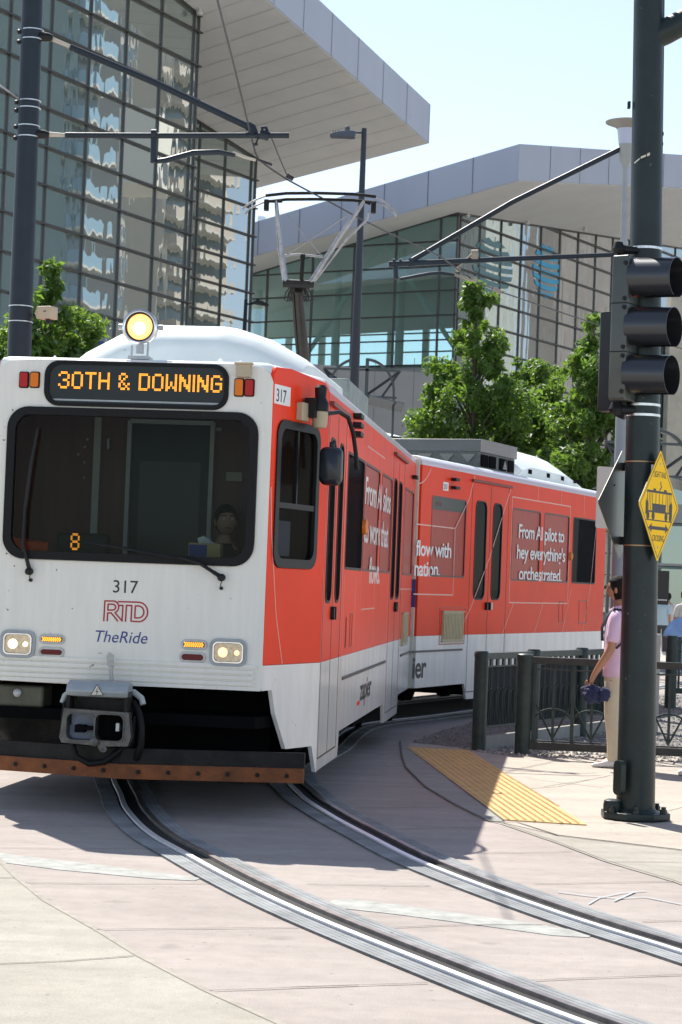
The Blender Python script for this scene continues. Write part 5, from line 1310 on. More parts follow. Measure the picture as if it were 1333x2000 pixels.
for v in (72,262): p_ = at(37+(690-v)*.0385+24, v, YL-.02); b.tube([p_-Vector((.03,0,0)), p_+Vector((.05,0,0)), p_+Vector((.10,0,-.005))], [.05,.045,.03], 8)
build_each(b, 'clamp', blackish, cpn, smooth=True)
b = MB(); p_ = at(62,612,YL); fr = Fr(at(85,612,YL-.15), (.93,-.37,0)); b.box(fr, -.085,.09,-.05,.075,-.14,.0); b.box(fr, -.11,-.085,-.02,.04,-.12,-.02); cb = b.build('sensor_box', tan, cpn, bevel=.008)
b = MB(); b.lathe(fr.p(.02,-.055,-.07), (0,0,-1), [(.03,0),(.03,.03),(.0,.05)], 12); b.tube([fr.p(-.09,.0,-.1), fr.p(-.16,.0,-.1)], .02, 8); b.build('sensor_mount', blackish, cb)
b = MB()
for a in (-.012,.0,.012): b.box(fr, a+.012,a+.02,.015,.03,0,.001)
b.build('box_mark', blk_ink, cb)
def al(u, v, Y=YL): return at(u, v, Y)
lbk = thing('catenary_bracket', al(70,265), 'dark overhead wire bracket reaching right from the slate blue pole at the left', 'catenary bracket')
b = MB(); b.tube([al(128,264), al(300,265), al(565,264.5)], .030, 12); b.tube([al(138,92), al(300,160), al(484,247)], .034, 12); b.build('arm', navy_post, lbk, smooth=True)
b = MB(); b.tube([al(84,262), al(132,264)], [.03,.018], 10); b.tube([al(92,72), al(140,92)], [.024,.020], 10); b.tube([al(455,298), al(478,307), al(500,313)], [.016,.016,.014], 8); build_each(b, 'insulator', mat('tan insulator2', (.48,.44,.36), .4), lbk, smooth=True)
b = MB(); b.tube([al(301,258), al(300,318)], .032, 10); b.tube([al(306,315), al(325,313), al(378,298.5), al(428,297), al(460,303)], [.024,.03,.030,.03,.020], 10); b.tube([al(296,262), al(306,262)], .05, 10)
b.tube([al(484,246), al(492,250), al(496,262)], .05, 10); b.tube([al(508,262), al(526,266)], .05, 8); b.tube([al(510,250), al(520,249), al(524,262)], .018, 8); b.tube([al(514,250), al(499,283)], .010, 6); b.tube([al(496,283), al(504,281)], .016, 6)
b.build('drop_arm', navy_post, lbk, smooth=True)
# overhead wires
wire_m = mat('dark copper wire', (.05,.05,.055), .5, metal=.5)
WP = [at(415,-40,14.4), at(425,0,15.1), at(458,130,17.5), at(489,258,20.7), at(499,298,21.0), at(506,312,21.1), at(530,330,21.4), at(560,350,21.8), at(616,380,YP-.1), at(640,392,YP+.3), at(700,425,23.6), at(760,455,24.6), at(860,500,26.2), at(894,526,27.2), at(931,551,27.8), at(981,571,28.6), at(1173,636,33), at(1400,700,40)]
b = MB(); b.tube(WP, .0095, 6); w = b.build('overhead_wire', wire_m, None, origin=WP[8], smooth=True); tag(w, 'dark contact wire running over the pantograph from top left to the right', 'wire')
b = MB(); q = [at(531,270,20.8), at(545,305,21.2), at(560,340,21.7), at(566,346,21.8)]; b.tube(q, .007, 6); b.tube([q[3]+Vector((-.03,0,.02)), q[3], q[3]+Vector((.04,0,-.02))], .025, 6); b.tube([al(505,312), al(520,318), al(532,322)], .014, 6); w = b.build('overhead_wire', wire_m, None, origin=q[0], smooth=True); tag(w, 'short hanger wire dropping from the end of the left bracket to the contact wire', 'wire')
b = MB(); q = [at(-30,145,19.5), at(28,186,20.5), at(36,192,20.6)]; b.tube(q, .010, 6); w = b.build('guy_wire', galv, None, origin=q[1], smooth=True); tag(w, 'thin steel guy wire tied to the left slate blue pole', 'wire')

# ------------------------------------------------------------------ fences
def rail_fence(loc, name, posts, label):
    pass
YF = 20.5
# fence running back along the train
fa = thing('railing_fence', gnd(935,1466), 'dark green railing with looped pickets running back beside the train', 'fence')
P0 = gnd(935,1466); P0.z = 0
dirn = Vector((.46,.888,0)).normalized()
FFr = Fr(P0, dirn)
Hs = 1.0
def hpos(u): return FFr.inv(u, 1300)[0]
pa = [0, hpos(1043), hpos(1137), hpos(1225)]
for a in pa:
    b = MB(); b.lathe(FFr.p(a,0,0), (0,0,1), [(.073,0),(.073,Hs-.05),(.077,Hs-.05),(.077,Hs-.01),(.06,Hs+.012),(0,Hs+.015)], 20); b.build('post', fence_green, fa, smooth=True)
b = MB()
b.box(FFr, 0, pa[-1], Hs-.075, Hs-.01, -.035, .035); b.box(FFr, 0, pa[-1], Hs-.16, Hs-.142, -.012, .012); b.box(FFr, 0, pa[-1], .22,.245,-.015,.015)
b.build('rail', fence_green, fa, bevel=.004)
b = MB(); nn = int(pa[-1]/.16)
holes = []
for k in range(nn):
    a = .09+(k+.5)*pa[-1]/nn; holes.append([(a-.062,.545),(a-.012,.625),(a-.062,.655)])
pn = MB(); pn.prism(FFr, [[(0,.245),(pa[-1],.245),(pa[-1],Hs-.16),(0,Hs-.16)]]+holes, -.020, -.014); pn.build('backing_panel', mat('dark navy mesh panel', (.010,.015,.020), .6, var=.3, vscale=3, spec=.2), fa)
for k in range(nn+1):
    a = .09+k*pa[-1]/nn
    b.box(FFr, a-.03,a+.03,Hs-.145,Hs-.075,-.01,.01)
    b.tube([FFr.p(a,.24,0), FFr.p(a,Hs-.15,0)], .0065, 6)
build_each(b, 'picket', fence_green, fa)
b = MB()
for k in range(nn):
    a = .09+(k+.5)*pa[-1]/nn; r = .058
    b.tube([FFr.p(a,.24,.008)]+[FFr.p(a-r*cos(t),.50+.11*sin(t),.008) for t in [pi*q/8 for q in range(9)]]+[FFr.p(a,.24,.008)], .005, 5)
build_each(b, 'picket_loop', fence_green, fa)
b = MB(); b.box(FFr, 0, pa[-1]+.5, -.02,.14,-.03,.03); kb = b.build('concrete_kerb', curb_conc, fa)
# fence across the walk
fb = thing('railing_fence', gnd(1020,1474), 'dark green railing with arched braces crossing behind the man', 'fence')
Q0 = gnd(1020,1474); Q0.z = 0; Q1 = gnd(1345,1490); Q1.z = 0; FBf = Fr(Q0, Q1-Q0); LBf = (Q1-Q0).length*1.5
b = MB(); b.lathe(Q0, (0,0,1), [(.078,0),(.078,.95),(.083,.95),(.083,1.0),(.07,1.01),(0,1.015)], 20); b.build('post', fence_green, fb, smooth=True)
b = MB(); b.box(FBf, .06, LBf, .915,.985,-.03,.03); b.box(FBf, .06, LBf, .06,.135,-.03,.03); b.box(FBf, .06, LBf, .14,.155,-.012,.012); b.box(FBf, .06, LBf, .855,.868,-.012,.012); b.build('rail', mat('brown black rail paint', (.030,.030,.027), .5, var=.4, vscale=10), fb, bevel=.004)
ax_list = [.11, .86, 1.45, 2.05, 2.65]
ax_list = [FBf.inv(u, 1400)[0] for u in (1043, 1118, 1213, 1292, 1370)]
ax_list = [ax_list[0], ax_list[1], ax_list[1]+(ax_list[1]-ax_list[0]), ax_list[1]+2*(ax_list[1]-ax_list[0]), ax_list[1]+3*(ax_list[1]-ax_list[0]), ax_list[1]+4*(ax_list[1]-ax_list[0])]
b = MB()
for a in ax_list: b.box(FBf, a-.018,a+.018,.13,.915,-.018,.018)
build_each(b, 'baluster', fence_green, fb, bevel=.003)
b = MB()
for i in range(len(ax_list)-1):
    a0, a1 = ax_list[i], ax_list[i+1]; m_ = (a0+a1)/2; r = (a1-a0)/2
    b.box(FBf, m_-.014,m_+.014,.16,.86,-.012,.012)
    b.tube([FBf.p(m_,.17,0), FBf.p(a0,.55,0)], .011, 6); b.tube([FBf.p(m_,.17,0), FBf.p(a1,.55,0)], .011, 6)
    b.tube([FBf.p(m_-r*cos(t),.33+.14*sin(t),0) for t in [pi*q/12 for q in range(13)]], .011, 6)
b.build('arched_brace', fence_green, fb, smooth=True)
# far fence beyond, right edge
fc = thing('railing_fence', gnd(1310,1385), 'distant dark railing with round posts at the right edge', 'fence')
C0 = gnd(1309,1384); C0.z = 0; FCf = Fr(C0, (1,.15,0))
b = MB(); b.lathe(C0, (0,0,1), [(.085,0),(.085,1.02),(.09,1.02),(.08,1.06)], 16); b.build('post', fence_green, fc, smooth=True)
b = MB(); b.box(FCf, 0,4,.95,1.0,-.03,.03); b.box(FCf, 0,4,.22,.30,-.03,.03); b.box(FCf,0,4,.82,.84,-.01,.01); b.build('rail', fence_green, fc)
b = MB()
for k in range(14): b.box(FCf, .1+k*.28,.13+k*.28,.3,.95,-.01,.01)
for k in range(14): b.tube([FCf.p(.1+k*.28,.8,0), FCf.p(.24+k*.28,.3,0), FCf.p(.38+k*.28,.8,0)], .014, 5)
build_each(b, 'picket', fence_green, fc)
# pale concrete bollard beside it
q = gnd(1285,1405,0); b = MB(); q2 = at(1283,1290,24); fr = Fr((q2.x, 24.5, 0), (1,.1,0)); b.box(fr,-.06,.10,0,1.18,-.1,.1); bo = b.build('concrete_pillar', mat('pale concrete pillar', (.45,.43,.38), .8, var=.1), None, origin=fr.o, bevel=.01); tag(bo, 'pale concrete pillar just right of the green pole', 'pillar')
# ------------------------------------------------------------------ street lamp beyond the train
YT = 38.0
sb_ = at(686, 1400, YT); sb_.z = 0
slp = thing('street_lamp', sb_, 'tall tapered navy street lamp with a small ribbed head pointing left', 'street lamp')
b = MB(); b.tube([sb_, at(691,790,YT), at(702,500,YT), at(712,251,YT)], [.105,.092,.068,.048], 20); b.build('pole', mat('dark navy lamp paint', (.012,.015,.026), .4), slp, smooth=True)
b = MB(); b.tube([at(712,259,YT), at(690,259,YT)], .022, 8)
fr = Fr(at(675,262,YT), (1,0,0)); b.loft([[fr.p(x, z, c) for x, z in ((-.26,-.06),(.18,-.06),(.2,.03),(.05,.05),(-.2,.0),(-.29,-.03))] for c in (-.15,.15)])
b.lathe(at(679,256,YT), (0,0,1), [(.05,0),(.05,.06),(.03,.09)], 10)
for k in range(6): b.box(fr, -.24+k*.05,-.225+k*.05,-.02,.035,-.15,.15)
b.build('lamp_head', mat('slate lamp head', (.05,.07,.10), .45), slp, bevel=.01)
YT2 = 62
s2 = at(471, 1350, YT2); s2.z = 0
sl2 = thing('street_lamp', s2, 'distant small street lamp in front of the corner between the two glass walls', 'street lamp')
b = MB(); b.tube([s2, at(476,690,YT2), at(481,585,YT2)], [.08,.07,.055], 12); b.build('pole', blackish, sl2, smooth=True)
b = MB(); b.tube([at(481,594,YT2), at(494,594,YT2)], .03, 6); fr = Fr(at(508,593,YT2), (1,0,0)); b.loft([[fr.p(x,z,c) for x,z in ((-.28,.0),(.26,-.06),(.28,-.03),(.1,.06),(-.1,.08))] for c in (-.15,.15)]); b.lathe(at(504,589,YT2),(0,0,1),[(.06,0),(.06,.1)],8); b.build('lamp_head', blackish, sl2)

# arched steel station shelters
def shelter(Y, cx, top, rad_px, label, right=True, both=True):
    steel_d = mat('shelter dark steel', (.025,.032,.036), .35, coat=.3)
    ppx = Y/FOC; c = at(cx, top+rad_px, Y); R = rad_px*ppx
    t = thing('station_shelter', (c.x, c.y, 0), label, 'shelter'); fr = Fr((c.x, c.y, 0), (1,.0,0)); z0 = c.z
    b = MB()
    for s in ((1,-1) if both else (1,)):
        pts = [(s*(.12*R+ .88*R*sin(q)), z0+R*cos(q)) for q in [pi/2*k/14 for k in range(15)]]
        for k in range(14):
            a, b_ = pts[k], pts[k+1]
            b.add([fr.p(a[0],a[1],-.06),fr.p(b_[0],b_[1],-.06),fr.p(b_[0]*.93,z0+(b_[1]-z0)*.93,-.06),fr.p(a[0]*.93,z0+(a[1]-z0)*.93,-.06),
                   fr.p(a[0],a[1],.06),fr.p(b_[0],b_[1],.06),fr.p(b_[0]*.93,z0+(b_[1]-z0)*.93,.06),fr.p(a[0]*.93,z0+(a[1]-z0)*.93,.06)], [(0,1,5,4),(2,3,7,6),(4,5,6,7),(3,2,1,0)])
        b.box(fr, s*R, s*R*.93, 0, z0+.0, -.06,.06)
    b.build('arch', steel_d, t)
    b = MB()
    for s in (1,-1): b.box(fr, s*.10*R, s*.20*R, 0, z0+R*.985, -.05,.05)
    b.build('post', steel_d, t)
    b = MB(); b.box(fr, -1.15*R, 1.15*R, z0+.62*R, z0+.68*R, -.05,.05); b.box(fr, -1.2*R, 1.05*R, z0-.18*R, z0-.12*R, -.08,.08)
    for s in (1,-1):
        b.tube([fr.p(s*.15*R,z0-.1*R,0), fr.p(s*1.12*R,z0+.63*R,0)], .035, 6); b.tube([fr.p(s*1.12*R,z0+.63*R,.0), fr.p(s*.6*R,z0-.16*R,0)], .03, 6)
    b.build('brace', steel_d, t)
    b = MB(); b.loft([[fr.p(s_*1.25*R, z0-.42*R, c_), fr.p(s_*.2*R, z0-.22*R, c_), fr.p(s_*.2*R, z0-.25*R, c_), fr.p(s_*1.25*R, z0-.45*R, c_)] for s_ in (1,) for c_ in (-1.2,1.2)])
    b.loft([[fr.p(s_*1.25*R, z0-.42*R, c_), fr.p(s_*.2*R, z0-.22*R, c_), fr.p(s_*.2*R, z0-.25*R, c_), fr.p(s_*1.25*R, z0-.45*R, c_)] for s_ in (-1,) for c_ in (-1.2,1.2)])
    b.build('roof_panel', mat('smoky roof glass', (.08,.10,.11), .2), t)
    return t
shelter(47, 706, 699, 66, 'arched dark steel shelter frame behind the tall street lamp')
shelter(40, 1272, 838, 80, 'arched dark steel shelter frame right of the green signal pole')

# ------------------------------------------------------------------ trees
leaf_a = mat('leaf green', (.072,.145,.026), .5, var=.65, vscale=2.6, spec=.6)
leaf_nt = leaf_a.node_tree; pb_ = leaf_nt.nodes['Principled BSDF']
tl = leaf_nt.nodes.new('ShaderNodeBsdfTranslucent'); tl.inputs[0].default_value = (.26,.44,.05,1)
mxs = leaf_nt.nodes.new('ShaderNodeMixShader'); mxs.inputs[0].default_value = .38
leaf_nt.links.new(pb_.outputs[0], mxs.inputs[1]); leaf_nt.links.new(tl.outputs[0], mxs.inputs[2]); leaf_nt.links.new(mxs.outputs[0], leaf_nt.nodes['Material Output'].inputs[0])
bark = mat('grey brown bark', (.10,.085,.07), .9, var=.4, vscale=10, bump=.8, bscale=20, stretch=(1,1,.2))
def tree(base, height, prof, label, seed, nclump=150, leaves=95, lsize=.075, trunk=.12, kind='pine'):
    """prof: list of (height, radius) of the crown"""
    r_ = random.Random(seed); base = Vector(base)
    t = thing('tree', base, label, 'tree', 'trees beyond the train')
    def rad(z):
        for (z0, r0), (z1, r1) in zip(prof, prof[1:]):
            if z0 <= z <= z1: return r0+(r1-r0)*(z-z0)/(z1-z0)
        return 0
    zs = [p[0] for p in prof]; b = MB(); cl = []
    rm = max(p[1] for p in prof)
    lobes = []
    while len(lobes) < max(16, nclump//7):
        z = r_.uniform(zs[0], zs[-1]); R = rad(z)
        if r_.random() > (R/rm)**1.1+.18: continue
        q = r_.uniform(0, 2*pi); R *= 1+.22*sin(3*q+seed+z*1.7); lr = max(.14, R*r_.uniform(.30,.55)); rr_ = max(0, R*r_.uniform(.95,1.28)-lr)
        lobes.append((Vector((rr_*cos(q), rr_*sin(q), z)), lr))
    while len(cl) < nclump*.34:                           # inner fill that keeps the crown together
        z = r_.uniform(zs[0], zs[-1]); R = rad(z)
        if r_.random() > (R/rm)**1.2+.42: continue
        q = r_.uniform(0, 2*pi); rr_ = R*.92*r_.random()**.5
        cl.append((Vector((rr_*cos(q), rr_*sin(q), z)), min(.34,.14+.12*R)*r_.uniform(.7,1.2)))
    while len(cl) < nclump:
        lc_, lr = r_.choice(lobes)
        d = Vector((r_.gauss(0,1), r_.gauss(0,1), r_.gauss(0,1))).normalized()*lr*r_.random()**.5
        cl.append((lc_+d, min(.34,.13+.26*lr)*r_.uniform(.6,1.2)))
    vs = []; fs = []
    for c, cr__ in cl:
        for k in range(int(leaves*(cr__/.34)**1.5)+14):
            d = Vector((r_.gauss(0,1), r_.gauss(0,1), r_.gauss(0,.8))).normalized()*cr__*r_.random()**.4
            p = base+c+d; s_ = lsize*r_.uniform(.5,1.5)
            n1 = (Vector((r_.gauss(0,1), r_.gauss(0,1), r_.gauss(0,1)))+d.normalized()*.8+Vector((0,0,.5))).normalized()
            u_ = n1.orthogonal().normalized(); u_ = (u_*cos(7*k)+n1.cross(u_)*sin(7*k)).normalized(); w_ = n1.cross(u_)
            i0 = len(vs); vs += [p-u_*s_, p+w_*s_*.45-u_*.15*s_, p+u_*s_-n1*s_*.25, p-w_*s_*.45-u_*.15*s_]; fs.append((i0,i0+1,i0+2,i0+3))
    b.add(vs, fs); b.raw = True; b.build('crown', leaf_a, t)
    b = MB(); b.tube([base-Vector((0,0,.1)), base+Vector((0,0,zs[0])), base+Vector((.03,0,(zs[0]+zs[-1])/2)), base+Vector((0,0,zs[-1]*.93))], [trunk,trunk*.75,trunk*.45,.015], 10)
    for c, cr__ in cl[::3]:
        z0 = max(zs[0]*.8, c.z-.9*math.hypot(c.x,c.y)-.3); st_ = base+Vector((0,0,z0)); b.tube([st_, st_.lerp(base+c, .5)+Vector((0,0,.1)), base+c], [.035,.022,.008], 5)
    b.build('trunk', bark, t, smooth=True)
    return t
def tz(v, u, Y): return at(u, v, Y).z
def tree_px(u, Y, rows, label, seed, **kw):
    base = at(u, 1300, Y); base.z = 0
    prof = [(tz(v, u, Y), w*Y/FOC) for v, w in reversed(rows)]
    return tree(base, 0, prof, label, seed, **kw)
YTR = 50
tree_px(906, YTR, [(548,10),(565,24),(600,30),(645,34),(655,56),(700,70),(735,66),(760,92),(800,118),(860,128),(930,125),(1010,100)], 'tallest green tree with a narrow pointed leader behind the rear car', 11, nclump=270, leaves=120)
tree_px(1010, YTR+3, [(700,22),(728,58),(780,80),(850,95),(930,100),(1000,80)], 'rounded green tree between the two pointed ones', 12, nclump=270, leaves=110)
tree_px(1140, YTR-3, [(606,6),(635,20),(690,26),(712,60),(740,84),(800,86),(880,96),(960,90),(1020,70)], 'green tree with a thin leader left of the traffic signal', 13, nclump=240, leaves=110)
tree_px(1062, YTR+1, [(735,18),(775,48),(850,72),(920,80),(1000,70)], 'small dense green tree filling the gap before the thin topped tree', 14, nclump=140, leaves=105)
tree_px(70, 40, [(512,4),(545,8),(583,20),(606,68),(630,96),(680,104),(760,110),(850,90)], 'bushy green tree behind the slate blue pole at the left', 15, nclump=240, leaves=105, lsize=.085)
tree_px(1222, YTR+2, [(780,10),(830,45),(900,60),(1000,50)], 'low green tree behind the signal pole', 16, nclump=90, leaves=90)
# smooth blue form behind the left tree
q = at(190, 760, 56); b = MB(); ellip(b, (q.x, q.y, 4.2), (1.0,.9,4.0), 28, 20, lambda d: 1+.05*sin(4*d.z)); bl = b.build('garden_sculpture', mat('deep blue lacquer', (.015,.04,.17), .45), None, origin=(q.x,q.y,0), smooth='all'); tag(bl, 'smooth deep blue rounded form behind the left tree', 'sculpture')

# ------------------------------------------------------------------ convention hall
mull = mat('dark mullion', (.045,.043,.042), .5); mull_lt = mat('grey mullion', (.10,.10,.10), .4, metal=.4)
clad = mat('bluish metal fascia', (.41,.45,.53), .45, metal=.0, var=.06, vscale=.25, stretch=(1,1,.1))
soff = mat('warm grey soffit panels', (.72,.715,.70), .6, var=.06, vscale=.4)
def plane(P1, P2, P3):
    n_ = (P2-P1).cross(P3-P1).normalized()
    if n_.z < 0: n_ = -n_
    return P1, n_
def zplane(pl, x, y): P, n_ = pl; return P.z-((x-P.x)*n_.x+(y-P.y)*n_.y)/n_.z
def rayplane(u, v, pl): d = ray(u, v); t = (pl[0]-CO).dot(pl[1])/d.dot(pl[1]); return CO+d*t
plL = plane(at(388,30,89.4), at(388,238,102.5), at(490,305,107))
plR = plane(at(888,420,123), at(1240,457,142.4), at(493,533,129.7))
g_left = glass('left hall glass', .52, (0,0,0), body=(.135,.17,.16), wob=.011, wscale=.55, tint=(.86,.92,.90), stretch=(1,1,.3))
g_right = glass('right hall glass', .52, (0,0,0), body=(.085,.105,.10), wob=.012, wscale=.6, tint=(.82,.88,.86), stretch=(1,1,.25))
g_clear = glass('lobby glass', .20, (.72,.87,.86), wob=.003, wscale=.5, tint=(.8,.95,.95))
def curtain(parent, fr, a0, a1, alist, z0, zb, pl, gl, Hm=1.5, depth=.08, wv=.032, wh=.036, thick=.02, ds=None):
    """glass wall with mullions; top follows the soffit plane"""
    def zt(a): p = fr.p(a,0,0); return zplane(pl, p.x, p.y)+.05
    b = MB(); b.prism(fr, [(a0,zb),(a1,zb),(a1,zt(a1)),(a0,zt(a0))], -thick, 0); g = b.build('glass_wall', gl, parent)
    b = MB(); b2 = MB()
    for a in alist:
        b.box(fr, a-wv, a+wv, zb, zt(a), -.05, depth)
    b.build('mullion', mull_lt, g)
    z = z0
    while z > zb+.3: z -= Hm
    zmax = max(zt(a0), zt(a1))
    while z < zmax:
        if z > zb:
            # clip where the soffit is lower
            A0, A1 = a0, a1
            if zt(a0) < z and zt(a1) < z: break
            if zt(a0) < z: A0 = a0+(z-zt(a0))/(zt(a1)-zt(a0))*(a1-a0)
            if zt(a1) < z: A1 = a0+(z-zt(a0))/(zt(a1)-zt(a0))*(a1-a0)
            b2.box(fr, A0, A1+.12, z-wh, z+wh, .0, depth+.08)
        z += Hm
    b2.build('transom', mull, g)
    b = MB(); b.add([fr.p(a0,zt(a0)-.12,depth+.1), fr.p(a1,zt(a1)-.12,depth+.1), fr.p(a1,zt(a1)+.05,depth+.1), fr.p(a0,zt(a0)+.05,depth+.1),
                     fr.p(a0,zt(a0)-.12,-.05), fr.p(a1,zt(a1)-.12,-.05), fr.p(a1,zt(a1)+.05,-.05), fr.p(a0,zt(a0)+.05,-.05)], [(0,1,2,3),(7,6,5,4),(0,4,5,1),(3,2,6,7),(0,3,7,4),(1,5,6,2)])
    b.build('head_rail', mull, g)
    return g
HL = thing('convention_hall', (-14,110,0), 'nearer glass walled hall at the left under a huge sloping canopy roof', 'building')
bays1 = [2.73*k for k in range(-9,4)]+[10.93, 11.32]
curtain(HL, F1, -24.6, 11.36, bays1, 22.652, -.1, plL, g_left)
bays2 = [-2.43, 0, 2.43, 4.99, 5.42]
curtain(HL, F2, -3.4, 5.45, bays2, 21.18, -.1, plL, g_left)
# return wall between the two facets and dark core behind
b = MB(); e1 = F1.p(11.33,0,-.02); e2 = F2.p(-3.4,0,-.02); RFr = Fr(e1, e2-e1); b.prism(RFr, [(0,0),((e2-e1).length,0),((e2-e1).length,zplane(plL,e2.x,e2.y)),(0,zplane(plL,e1.x,e1.y))], -.1, 0); b.build('return_wall', mull, HL)
b = MB(); e3 = F2.p(5.45,0,-.02); e4 = e3+Vector((-20,12,0)); RF2 = Fr(e3, e4-e3); b.prism(RF2, [(0,0),((e4-e3).length,0),((e4-e3).length,30),(0,zplane(plL,e3.x,e3.y))], -.1, 0); b.build('side_wall', mat('pale return', (.35,.36,.35), .6), HL)
# canopy: soffit sheet with fascia
K = rayplane(838, 280, plL); N1 = rayplane(525, 0, plL); FA = rayplane(500, 368, plL)
N2 = K+(N1-K)*3.2; FA2 = K+(FA-K)*4.0; IN = N2+(FA2-K)*1.0
b = MB(); up = Vector((0,0,1))
ring = [K, N2, IN, FA2]
hgt = at(843, 204, K.y).z-K.z
b.loft([[p+up*.0 for p in ring], [p+up*hgt for p in ring]]); cn = b.build('canopy_roof', clad, HL)
b = MB(); b.loft([[p-up*.03 + (sum(ring, Vector())/4-p)*.002 for p in ring], [p-up*.005+ (sum(ring, Vector())/4-p)*.002 for p in ring]]); sfp = b.build('soffit', soff, cn)
b = MB(); Lk = (N2-K).length; d_ = (N2-K).normalized(); fr = Fr(K, d_, up); s_ = 1 if fr.n.dot(Vector((1,-.5,0))) > 0 else -1
k = .0
while k < Lk: b.add([K+d_*k+fr.n*s_*.01-up*0, K+d_*(k+.05)+fr.n*s_*.01, K+d_*(k+.05)+fr.n*s_*.01+up*hgt, K+d_*k+fr.n*s_*.01+up*hgt], [(0,1,2,3)]); k += 2.9
b.build('fascia_seam', mat('fascia seam', (.16,.17,.20), .5), cn)
b = MB(); nrm = plL[1]
for i in range(1, 40):                                    # soffit board seams
    p0 = K.lerp(N2, i/40); p1 = FA2.lerp(IN, i/40); d_ = (p1-p0).normalized(); s2_ = d_.cross(nrm).normalized()*.012
    b.add([p0-s2_-nrm*.045, p0+s2_-nrm*.045, p1+s2_-nrm*.045, p1-s2_-nrm*.045], [(0,1,2,3)])
b.build('soffit_seam', mat('soffit seam', (.33,.31,.29), .6), cn)
q = rayplane(391, 17, plL); b = MB(); b.lathe(q, (0,0,-1), [(.09,0),(.09,.12),(.16,.14),(.12,.28),(0,.32)], 14); build_each(b, 'camera_dome', mat('camera white', (.5,.5,.5), .4), cn, smooth=True)

HR = thing('convention_hall', (10,140,0), 'farther glass walled hall with angled grey fascia, blue globe emblem and its painted reflection', 'building')
bays3 = [0, .35, 2.93]+[2.93+2.85*k for k in range(1,20)]
curtain(HR, F3, -.0, 52, bays3, 23.834, -.1, plR, g_right, wv=.035, wh=.04)
bays4 = [-.4, 3.01-.05, 5.97, 8.93, 11.98, 13.15]
g4 = curtain(HR, F4, -3, 13.2, bays4, 20.949, 14.8, plR, g_clear, wv=.055, wh=.038)
# panelled band under the lobby glass, recess and ground floor
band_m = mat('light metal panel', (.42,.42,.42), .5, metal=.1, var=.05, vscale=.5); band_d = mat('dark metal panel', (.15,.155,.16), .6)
b = MB(); zc0 = [tz(690,530,127), tz(745,840,123)]
b.prism(F4, [(-3,13.0),(13.2,11.2),(13.2,15.0),(-3,15.0)], -.3, -.05)
b.prism(F4.off(.0), [(1.2,12.6),(13.2,9.9),(13.2,14.2),(4.0,15.0),(1.2,15.3)], .0, 1.6); o = b.build('spandrel_panel', band_m, HR)
b = MB()
for k in range(9): b.box(F4, 1.9+k*1.35,1.93+k*1.35, 10.2, 15.2, 1.6, 1.606)
build_each(b, 'panel_seam', band_d, o)
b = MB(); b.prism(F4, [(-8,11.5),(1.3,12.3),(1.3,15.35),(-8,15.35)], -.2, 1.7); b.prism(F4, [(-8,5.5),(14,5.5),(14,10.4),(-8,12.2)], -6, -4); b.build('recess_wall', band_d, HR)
b = MB(); b.prism(F4, [(-8,7.4),(14,6.6),(14,9.0),(-8,10.4)], .5, 2.4); b.build('lower_band', band_m, HR)
b = MB(); b.prism(F4, [(-8,0),(14,0),(14,6.5),(-8,7.0)], -1.2, -1.0); b.build('street_glass', g_left, HR)
# lobby inside: floor, back wall of windows with columns and braces
tealf = mat('lobby floor', (.30,.32,.31), .6); tealc = mat('pale lobby steel', (.66,.72,.71), .5)
b = MB(); b.add([F4.p(a, z, c) for z in (14.7,14.9) for a, c in ((-12,-.4),(13.0,-.4),(13.0,-16),(-12,-16))], [(3,2,1,0),(4,5,6,7),(0,1,5,4),(1,2,6,5),(2,3,7,6),(3,0,4,7)]); b.build('lobby_floor', tealf, HR)
BW4 = F4.off(-15)
b = MB(); b.prism(BW4, [(-12,18.9),(12.9,19.5),(12.9,26),(-12,26)], -.2, 0)
b.prism(BW4, [(-12,14.8),(12.9,14.8),(12.9,15.2),(-12,15.2)], -.2, 0)
for a in (-11,-8.2,-5.4,-2.6,.2,3.0,5.8): b.box(BW4, a-.22,a+.22,14.8,19.6,-.2,.05)
b.box(BW4, 8.6,12.9,14.8,25,-.2,.0)
b.build('lobby_back_wall', tealc, HR)
b = MB(); 
for a in (-10,-5.0,1.2,6.0): b.tube([F4.p(a,14.8,-6), F4.p(a,26,-6)], .28, 12)
for (a0, z0, a1, z1) in ((.5,15,6.8,23),(13,15,6.8,23),(-9,15,-3,22)): b.tube([F4.p(a0,z0,-2.2), F4.p(a1,z1,-2.2)], .16, 8)
b.build('lobby_brace', tealc, HR)
b = MB()
for z in (16.1,17.7,19.0): b.box(BW4, -12,12.9,z-.05,z+.05,0,.1)
for k in range(90): b.box(BW4, -3+k*.13,-2.96+k*.13,15.2,16.3,.3,.33)
b.build('lobby_railing', mull, HR)
K = rayplane(1013, 352, plR); A_ = rayplane(497, 500, plR); B_ = rayplane(1333, 367, plR)
A2 = K+(A_-K)*2.2; B2 = K+(B_-K)*2.6; inn = A2+(B2-K)
hK = at(1017, 281, K.y).z-K.z
ring = [K, A2, inn, B2]
b = MB(); b.loft([[p for p in ring], [p+up*hK for p in ring]]); cn = b.build('canopy_roof', clad, HR)
b = MB(); b.loft([[p-up*.03+(inn-p)*.002 for p in ring], [p-up*.005+(inn-p)*.002 for p in ring]]); b.build('soffit', soff, cn)
b = MB()
for (P_, Q_) in ((K, A2), (K, B2)):
    d_ = (Q_-P_).normalized(); d2 = Vector((d_.x,d_.y,0)).normalized(); n_ = Vector((d2.y,-d2.x,0)); n_ = n_ if n_.dot(inn-K) < 0 else -n_
    k = 2.9
    while k < (Q_-P_).length:
        p_ = P_+d_*k+n_*.012; b.add([p_, p_+d_*.06, p_+d_*.06+up*hK, p_+up*hK], [(0,1,2,3)]); k += 2.9
